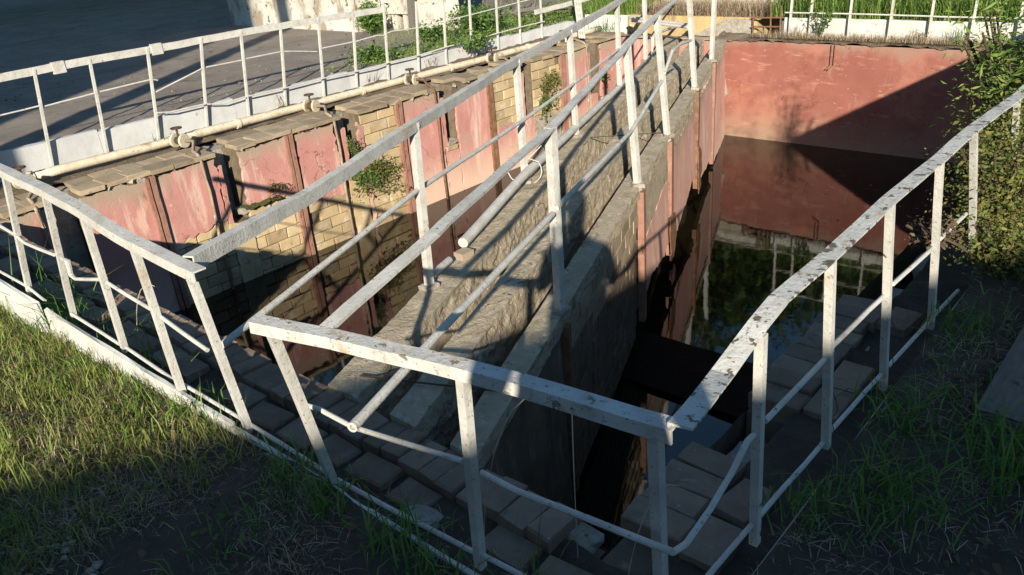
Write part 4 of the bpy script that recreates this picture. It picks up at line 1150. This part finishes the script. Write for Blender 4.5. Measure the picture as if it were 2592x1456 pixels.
# low weeds along the roadside kerb
def weed_d(x, y):
    k = 1 - (-8.4 - x) / (.55 + .28 * max(0, y - 6.5))
    return max(0, min(1, k + .7 * noise.noise(V((x * 2, y * 1.4, 5))))) * min(1, max(0, (y - 6.1) * 1.2))
p = scatter(26000, -10.6, -8.38, 6, 12.4, weed_d, 31)
z = np.array([zg(a, c) for a, c in p]) + np.random.default_rng(5).uniform(0, 1, len(p)) ** 1.6 * np.array([.06 + .18 * max(0, noise.noise(V((a * 1.8, c * 1.5, 9)))) for a, c in p])
vs, t = leaves(np.column_stack([p, z]), g1.uniform(.015, .05, len(p)), 32, .5, .5)
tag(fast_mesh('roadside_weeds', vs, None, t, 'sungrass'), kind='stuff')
p = scatter(26000, -12, -8.4, 6.5, 13, lambda x, y: max(0, min(1, .35 + 1.2 * noise.noise(V((x * .9, y * .9, 2))))) * min(1, max(0, (y - 6.5 + (x + 8.4) * .9) * .5)), 33)
vs, q, t = blades(withz(p), g1.uniform(.05, .2, len(p)), .006, .7, .5, 34)
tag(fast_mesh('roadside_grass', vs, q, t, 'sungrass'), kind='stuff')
p = np.concatenate([scatter(90, -5.5, -1.4, 2.2, 10.7, None, 141), scatter(45, -7.2, -4.4, 2.2, 8, None, 142)])
vs, t = leaves(np.column_stack([p, np.full(len(p), WZ + .004)]), g1.uniform(.015, .045, len(p)), 143, .02, .6)
vs[:, 2] = WZ + .004 + (vs[:, 2] - WZ - .004) * .05
tag(fast_mesh('floating_leaves', vs, None, t, 'straw'), kind='stuff')
# pebbles on the road and near soil
def pebbles(n, x0, x1, y0, y1, s0, s1, m, name, sd):
    g = np.random.default_rng(sd)
    p = withz(scatter(n, x0, x1, y0, y1, None, sd), .002)
    o8 = np.array([[-1, 0, 0], [1, 0, 0], [0, -1, 0], [0, 1, 0], [0, 0, .55], [0, 0, -.4]])
    s = g.uniform(s0, s1, n)
    vs = (p[:, None, :] + o8[None] * s[:, None, None] * g.uniform(.6, 1.3, (n, 6, 1))).reshape(-1, 3)
    tr = np.array([[0, 2, 4], [2, 1, 4], [1, 3, 4], [3, 0, 4], [2, 0, 5], [1, 2, 5], [3, 1, 5], [0, 3, 5]])
    i = (np.arange(n) * 6)[:, None, None] + tr[None]
    tag(fast_mesh(name, vs, None, i.reshape(-1, 3), m), kind='stuff')
pebbles(220, -13, -8.4, 4, 9.3, .005, .018, 'mortar', 'gravel', 51)
pebbles(260, -2.9, -1.9, -.3, .5, .008, .03, 'mortar', 'pebbles', 52)
pebbles(160, -.6, .6, 1, 3.6, .004, .014, 'joint', 'small_stones', 53)

def bush(name, label, c, r, n, size, m, sd, stems=6, cat='plant', group=None, asp=.5):
    g = np.random.default_rng(sd)
    t = thing(name, label, cat, c, group)
    mb = MB()
    pos = []
    for k in range(stems):
        th = g.uniform(0, 2 * np.pi); f = g.uniform(.35, 1)
        tip = V((c[0] + math.cos(th) * r[0] * f, c[1] + math.sin(th) * r[1] * f, c[2] + r[2] * g.uniform(.55, 1.05)))
        mid = V((c[0], c[1], c[2])).lerp(tip, .5) + V((0, 0, r[2] * .12))
        b0 = V((c[0] + g.normal(0, .05), c[1] + g.normal(0, .05), c[2]))
        pa = [b0, mid, tip]
        mb.tube(pa, .006, 4)
        nn = n // stems
        u = g.uniform(.15, 1, nn) ** .8
        A, B, C_ = np.array(b0), np.array(mid), np.array(tip)
        q = ((1 - u) ** 2)[:, None] * A + (2 * u * (1 - u))[:, None] * B + (u ** 2)[:, None] * C_
        q += g.normal(0, 1, (nn, 3)) * np.array(r) * .16 * (0.5 + u)[:, None]
        pos.append(q)
    mb.build('stems', 'bark', t)
    pos = np.concatenate(pos)
    pos = pos[pos[:, 2] > c[2] + .005]
    vs, tr = leaves(pos, (.45 + 1.3 * g.uniform(0, 1, len(pos)) ** 2) * size, sd, .6, asp)
    fast_mesh('foliage', vs, None, tr, m, t)
    return t
bush('bush', 'bright green bush against the whitewashed wall beyond the road', (-11.0, 8.95, -.08), (.33, .25, .42), 1900, .065, 'leaf_g', 61, 12)
bush('bush', 'leafy weed standing taller behind the roadside railing', (-8.8, 9.3, -.08), (.35, .6, .36), 1700, .05, 'leaf_g', 62, 12)
bush('bush', 'low weed at the kerb behind the sixth railing gap', (-8.75, 7.1, -.08), (.28, .4, .18), 800, .05, 'leaf_g', 63, 10)
bush('bush', 'sprawling weed by the road left of the leafy one', (-9.3, 8.6, -.08), (.4, .4, .2), 900, .05, 'leaf_g', 64, 10)
bush('bush', 'grey green weed in front of the dry branches', (-9.6, 9.9, -.08), (.4, .4, .26), 900, .05, 'leaf_g', 65, 10)
bush('creeper', 'small creeper hanging over the white kerb at the fifth valve', (-8.1, 8.35, -.12), (.2, .35, .22), 500, .05, 'leaf_g', 66, 7)
# plants rooted in the pink wall
def wallplant(label, y, z, ry, rz, n, size, m, sd, out=.16):
    g = np.random.default_rng(sd)
    t = thing('wall_plant', label, 'plant', (XF, y, z), 'plants rooted in the pink wall')
    mb = MB(); pos = []
    for k in range(10):
        a = g.uniform(-1, 1)
        tip = V((XF + out * g.uniform(.3, 1), y + ry * a, z + rz * g.uniform(-1, .6)))
        mid = V((XF + out * .7, y + ry * a * .5, z + .06))
        mb.tube([(XF - .02, y, z), mid, tip], .003, 4)
        nn = n // 10
        u = g.uniform(.2, 1, nn)[:, None]
        A, B, C_ = np.array((XF, y, z)), np.array(mid), np.array(tip)
        pos.append((1 - u) ** 2 * A + 2 * u * (1 - u) * B + u ** 2 * C_ + g.normal(0, .05, (nn, 3)) * np.array([.5, ry * 3, rz * 2.5]))
    mb.build('stems', 'bark', t)
    pos = np.concatenate(pos); pos[:, 0] = np.maximum(pos[:, 0], XF + .01)
    vs, tr = leaves(pos, g.uniform(.6, 1.2, len(pos)) * size, sd, .7, .5)
    fast_mesh('foliage', vs, None, tr, m, t)
wallplant('large yellowing creeper on the brick left of the third stiffener', 5.72, -1.0, .42, .38, 900, .042, 'leaf_y', 71)
wallplant('dense green tuft at the foot of the niche beside the large creeper', 5.45, -.98, .14, .22, 420, .04, 'leaf_g', 72)
wallplant('green stems filling the upper niche above the large creeper', 5.36, -.62, .08, .28, 220, .035, 'leaf_g', 73)
wallplant('yellow green creeper on the far brick panel behind the posts', 8.85, -.62, .22, .42, 520, .045, 'leaf_y', 74)
wallplant('green tuft low on the far brick panel', 8.75, -.88, .12, .22, 360, .045, 'leaf_g', 75)
wallplant('small weed under the first niche of the pink wall', 4.32, -.78, .13, .12, 90, .035, 'leaf_y', 76)
wallplant('fern like green fronds on the farthest pink panel', 10.15, -.75, .08, .25, 160, .045, 'leaf_g', 77)
for i, (y, z, L) in enumerate([(4.15, -.90, .42), (8.3, -.25, .25), (5.4, -.98, .2)]):
    mb = MB().add(*rough_grid(lambda u, v: ((XF - .10 + .16 * u, y - L / 2 + v * L, z + .03 * math.sin(u * 3)), (0, 0, 1)), 8, 20, .04, 14, i))
    tag(mb.build('moss_cushion', 'moss', smooth=True), ['moss cushion on the ledge under the first niche', 'moss on the coping at the far niche', 'moss at the foot of the second niche'][i], 'moss')
bush('sapling', 'small leafy sapling in front of the white far kerb', (-4.25, 10.86, -.25), (.16, .06, .36), 130, .05, 'leaf_g', 78, 4)
# right edge: green weeds above, yellowing vine on the railing
for i, (c, r, n, lab) in enumerate([((-.86, 5.15, -.05), (.34, .30, 1.0), 8000, 'tall green weed overhanging the far right of the red wall'), ((-.80, 4.85, -.05), (.26, .26, .70), 3600, 'green weed between the railing and the water at the right edge'),
                                    ((-.60, 5.0, 0), (.3, .25, 1.05), 5200, 'upright green weed at the upper right corner'),
                                    ((-.55, 5.65, 0), (.30, .25, 1.45), 3600, 'tallest green weed by the shed at the far right')]):
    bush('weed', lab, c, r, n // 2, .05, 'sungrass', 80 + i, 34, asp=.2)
for i, (c, r, n, m, lab) in enumerate([((-.72, 4.25, -.05), (.26, .5, .62), 10000, 'leaf_y', 'yellowing vine tangled in the right railing'), ((-.62, 3.95, -.03), (.25, .3, .30), 4000, 'leaf_y', 'low part of the creeper at the foot of the right vine'),
                                       ((-.80, 3.42, .28), (.12, .14, .10), 420, 'leaf_d', 'withered brown clump hanging on the right mid rail'), ((-.5, 4.7, -.03), (.3, .5, .6), 7000, 'leaf_g', 'green vine behind the last visible right post')]):
    bush('vine', lab, c, r, n, .021, m, 90 + i, 30)
for (x, y, lab) in [(-.745, 2.25, 'second'), (-.745, 1.72, 'first'), (-.74, 2.8, 'third')]:
    a_ = np.linspace(0, 9, 30)
    mb = MB().tube([(x + .019 * math.cos(a), y + .019 * math.sin(a), .02 + a * .024 + .03 * math.sin(a * .7)) for a in a_], .0018, 4)
    tag(mb.build('tendril', 'bark'), 'thin dry tendril wound round the ' + lab + ' post of the right railing', 'vine')

# ------------------------------------------------------------------ trees beyond the pit and round the yard
def tree(label, x, y, h, r, n, sd, trunk_h=None, tr=.2):
    g = np.random.default_rng(sd)
    t = thing('tree', label, 'tree', (x, y, 0), 'trees round the yard')
    th = trunk_h or h * .3
    mb = MB()
    def taper(a, b, r0, r1):
        a, b = V(a), V(b); ax = (b - a)
        mb.lathe(a, ax, [(r0, 0), ((r0 + r1) / 2 * 1.02, ax.length * .5), (r1, ax.length)], 8)
    taper((x, y, -.1), (x + .1, y, th), tr, tr * .7)
    cl = []
    for k in range(24):
        a = g.uniform(0, 2 * np.pi); f = g.uniform(.25, 1)
        tip = (x + math.cos(a) * r * f, y + math.sin(a) * r * f, th + (h - th) * g.uniform(-.1, 1) * (1.05 - .45 * f))
        taper((x + .1, y, th * g.uniform(.75, 1)), tip, tr * .35, .03)
        cl.append(tip)
    mb.build('trunk', 'bark', t)
    cl = np.array(cl)
    pos = cl[g.integers(0, len(cl), n)] + g.normal(0, 1, (n, 3)) * np.array([r * .22, r * .22, (h - th) * .15])
    pos = pos[(pos[:, 2] > .2) & (pos[:, 2] < h)]
    vs, tq = leaves(pos, g.uniform(.12, .32, len(pos)), sd, .8, .7)
    big = cl[g.integers(0, len(cl), n // 5)] + g.normal(0, 1, (n // 5, 3)) * np.array([r * .15, r * .15, (h - th) * .10])
    big = big[(big[:, 2] > .2) & (big[:, 2] < h * .94)]
    v2, t2 = leaves(big, g.uniform(.35, .65, len(big)), sd + 1, .8, .8)
    fast_mesh('crown', np.concatenate([vs, v2]), None, np.concatenate([tq, t2 + len(vs)]), 'leaf_t', t)
TR = [(-3, 27, 10.6, 5.5, 'broad dark tree beyond the far grass, right of the walkway line'), (-11, 26, 10.8, 5.5, 'tall dark tree beyond the far grass, left of the walkway line'), (5, 28, 11, 5.5, 'dark tree beyond the far grass to the right'),
      (-19, 23, 10.6, 5.5, 'tree behind the whitewashed wall'), (-26, 16, 11, 5.5, 'tree beyond the road, farther along'), (-29, 8, 11, 5.5, 'tree beyond the road opposite the near corner'), (12, 24, 10, 5, 'tree beyond the right weeds'),
      (-7, 34, 12, 6, 'tree in the back row seen between the two dark trees'), (1.5, 35, 12.5, 6, 'tree in the back row beyond the broad dark tree'), (-16, 31, 12, 6, 'tree in the back row left of the tall dark tree'), (-25, 24, 11.5, 6, 'tree in the back row beyond the road')]
for i, a in enumerate(TR):
    tree(a[4], *a[:4], 24000, 200 + i)

# what casts the shade: a barn behind on the right, a shed by the far right bank, a block behind on the left and a pole
E0, ED, EN = V((4.2, -5.4, 0)), V((.504, .864, 0)), V((.864, -.504, 0))
def house(name, label, o, d, n, t0, t1, depth, eave, ridge, over=.3):
    h = thing(name, label, 'building', tuple(o))
    P = lambda t, k, z: tuple(o + d * t + n * k + V((0, 0, z)))
    a, b = t0 + .1, t1 - .1
    w0, w1 = over, depth - over
    MB().add([P(a, w0, -.2), P(b, w0, -.2), P(b, w1, -.2), P(a, w1, -.2), P(a, w0, eave - .08), P(b, w0, eave - .08), P(b, w1, eave - .08), P(a, w1, eave - .08), P(a, depth / 2, ridge - .1), P(b, depth / 2, ridge - .1)],
             [(0, 3, 2, 1), (0, 1, 5, 4), (2, 3, 7, 6), (0, 4, 8, 7, 3), (1, 2, 6, 9, 5), (4, 5, 9, 8), (6, 7, 8, 9)]).build('wall', 'bwall', h)
    for k0, k1 in ((0, depth / 2), (depth, depth / 2)):
        MB().add([P(t0, k0, eave), P(t1, k0, eave), P(t1, k1, ridge), P(t0, k1, ridge), P(t0, k0, eave - .07), P(t1, k0, eave - .07), P(t1, k1, ridge - .07), P(t0, k1, ridge - .07)],
                 [(0, 1, 2, 3), (7, 6, 5, 4), (0, 4, 5, 1), (1, 5, 6, 2), (2, 6, 7, 3), (3, 7, 4, 0)]).build('roof', 'roof', h)
    t = t0 + 1.2
    while t < t1 - 1.5:
        f = MB()
        for (ta, tb, za, zb) in ((t, t + 1.1, 1.0, 1.08), (t, t + 1.1, 2.12, 2.2), (t, t + .08, 1.08, 2.12), (t + 1.02, t + 1.1, 1.08, 2.12), (t + .52, t + .58, 1.08, 2.12)):
            f.add([P(ta, w0 - .04, za), P(tb, w0 - .04, za), P(tb, w0 - .04, zb), P(ta, w0 - .04, zb), P(ta, w0 + .02, za), P(tb, w0 + .02, za), P(tb, w0 + .02, zb), P(ta, w0 + .02, zb)],
                  [(0, 1, 2, 3), (7, 6, 5, 4), (0, 4, 5, 1), (1, 5, 6, 2), (2, 6, 7, 3), (3, 7, 4, 0)])
        wobj = f.build('window', 'paint', h)
        MB().add([P(t + .08, w0 - .012, 1.08), P(t + 1.02, w0 - .012, 1.08), P(t + 1.02, w0 - .012, 2.12), P(t + .08, w0 - .012, 2.12)], [(0, 1, 2, 3)]).build('pane', 'glass', wobj)
        t += 2.6
house('barn', 'long grey barn with a low pitched roof behind the viewer', E0, ED, EN, -11, 9, 8, 3.79, 5.2)
house('block', 'grey two storey block far behind the viewer on the left', V((-1.95, -7.0, 0)), V((-1, -.05, 0)), V((.05, -1, 0)), 0, 18, 9, 11, 12)
sh = thing('shed', 'low concrete shed on the bank at the far right', 'shed', (.5, 7.4, 0))
zt = lambda y: 1.235 - .0366 * y
MB().add([(-.36, 5.4, -.1), (1.6, 5.4, -.1), (1.6, 9.7, -.1), (-.36, 9.7, -.1), (-.36, 5.4, zt(5.4)), (1.6, 5.4, zt(5.4)), (1.6, 9.7, zt(9.7)), (-.36, 9.7, zt(9.7))],
         [(0, 3, 2, 1), (4, 5, 6, 7), (0, 1, 5, 4), (1, 2, 6, 5), (2, 3, 7, 6), (3, 0, 4, 7)]).build('wall', 'conc', sh)
MB().box((.4, 5.36, -.05), (1.1, 5.397, .9)).build('door', 'wood', sh)
po = thing('utility_pole', 'tall wooden utility pole behind the viewer on the left', 'pole', (-4.25, -3.1, 0))
MB().lathe((-4.25, -3.1, -.2), (0, 0, 1), [(.0, 0), (.19, 0), (.15, 9), (.0, 9)], 12).build('shaft', 'wood', po)
MB().box((-5.05, -3.18, 8.1), (-3.45, -3.02, 8.25)).build('crossarm', 'wood', po)

# ------------------------------------------------------------------ the photographer, raised on a step added as a support, behind the lens
st = tag(MB().box((-.1, -.75, -.1), (.65, -.08, .34)).build('step_block', 'conc_dark'), 'concrete step added as a support under the photographer', 'step')
FW = V((-.687, .727, 0)); RT = V((.727, .687, 0))
HP = V((.20, -.26, 0))
def bp(r, f, z): return HP + RT * r + FW * f + V((0, 0, z))
def skin(name, verts, edges, rad, m, parent=None, sub=2):
    me = bpy.data.meshes.new(name)
    off = parent.location if parent else V((0, 0, 0))
    me.from_pydata([tuple(V(v) - off) for v in verts], edges, [])
    o = bpy.data.objects.new(name, me)
    COL.objects.link(o)
    if parent: o.parent = parent
    me.materials.append(ML[m])
    md = o.modifiers.new('skin', 'SKIN')
    md.use_smooth_shade = True
    for i, r in enumerate(rad):
        s_ = me.skin_vertices[0].data[i]
        s_.radius = r if isinstance(r, tuple) else (r, r)
    me.skin_vertices[0].data[0].use_root = True
    sd = o.modifiers.new('sub', 'SUBSURF'); sd.levels = sub; sd.render_levels = sub
    return o
pe = thing('person', 'person in a dark jacket standing on an added step and holding up a phone', 'person', tuple(bp(0, 0, .34)))
bv = [bp(0, 0, 1.24), bp(0, 0, 1.42), bp(0, -.01, 1.54), bp(0, -.01, 1.64), bp(0, .0, 1.76), bp(0, .02, 1.90), bp(0, .03, 1.99),
      bp(.10, 0, 1.18), bp(.11, .02, .80), bp(.11, -.01, .42), bp(.12, .14, .38),
      bp(-.10, 0, 1.18), bp(-.11, .02, .80), bp(-.11, -.01, .42), bp(-.12, .14, .38),
      bp(.17, 0, 1.62), bp(.24, .04, 1.34), bp(.12, .20, 1.52), bp(.05, .25, 1.63),
      bp(-.17, 0, 1.62), bp(-.24, .04, 1.38), bp(-.16, .20, 1.56), bp(-.10, .25, 1.63)]
be = [(0, 1), (1, 2), (2, 3), (3, 4), (4, 5), (5, 6), (0, 7), (7, 8), (8, 9), (9, 10), (0, 11), (11, 12), (12, 13), (13, 14), (3, 15), (15, 16), (16, 17), (17, 18), (3, 19), (19, 20), (20, 21), (21, 22)]
br = [(.19, .12), (.19, .115), (.185, .11), (.12, .085), .05, .085, .075, .085, .062, .045, .035, .085, .062, .045, .035, .065, .05, .037, .03, .065, .05, .037, .03]
skin('body', bv, be, br, 'cloth', pe)
hv = [bp(0, .02, 1.86), bp(0, .03, 1.93), bp(0, .01, 2.02)]
skin('head', hv, [(0, 1), (1, 2)], [.075, .088, .078], 'skin', pe)
skin('hair', [bp(0, -.03, 1.93), bp(0, -.01, 2.03), bp(0, .04, 2.06)], [(0, 1), (1, 2)], [.082, .086, .06], 'hair', pe)
for sg, c in ((1, bp(.04, .26, 1.635)), (-1, bp(-.09, .26, 1.635))):
    for k in range(5):
        q = c + V((0, 0, -.02 + .02 * k))
        skin('finger', [q, q + FW * .035 + RT * (.012 * sg), q + FW * .045 - RT * (.02 * sg)], [(0, 1), (1, 2)], [.010, .0095, .008], 'skin', pe, 1)
ph = MB()
pc = V((0, 0, 1.66)) - FW * .022 - RT * .02
for dv in [pc]:
    vs = [dv + RT * a + FW * b_ + V((0, 0, c)) for c in (-.035, .045) for b_ in (-.009, -.001) for a in (-.07, .07)]
    ph.add(vs, [(0, 1, 3, 2), (4, 6, 7, 5), (0, 4, 5, 1), (2, 3, 7, 6), (0, 2, 6, 4), (1, 5, 7, 3)])
tag(ph.build('phone', 'black'), 'black phone held up at chest height by the person', 'phone')
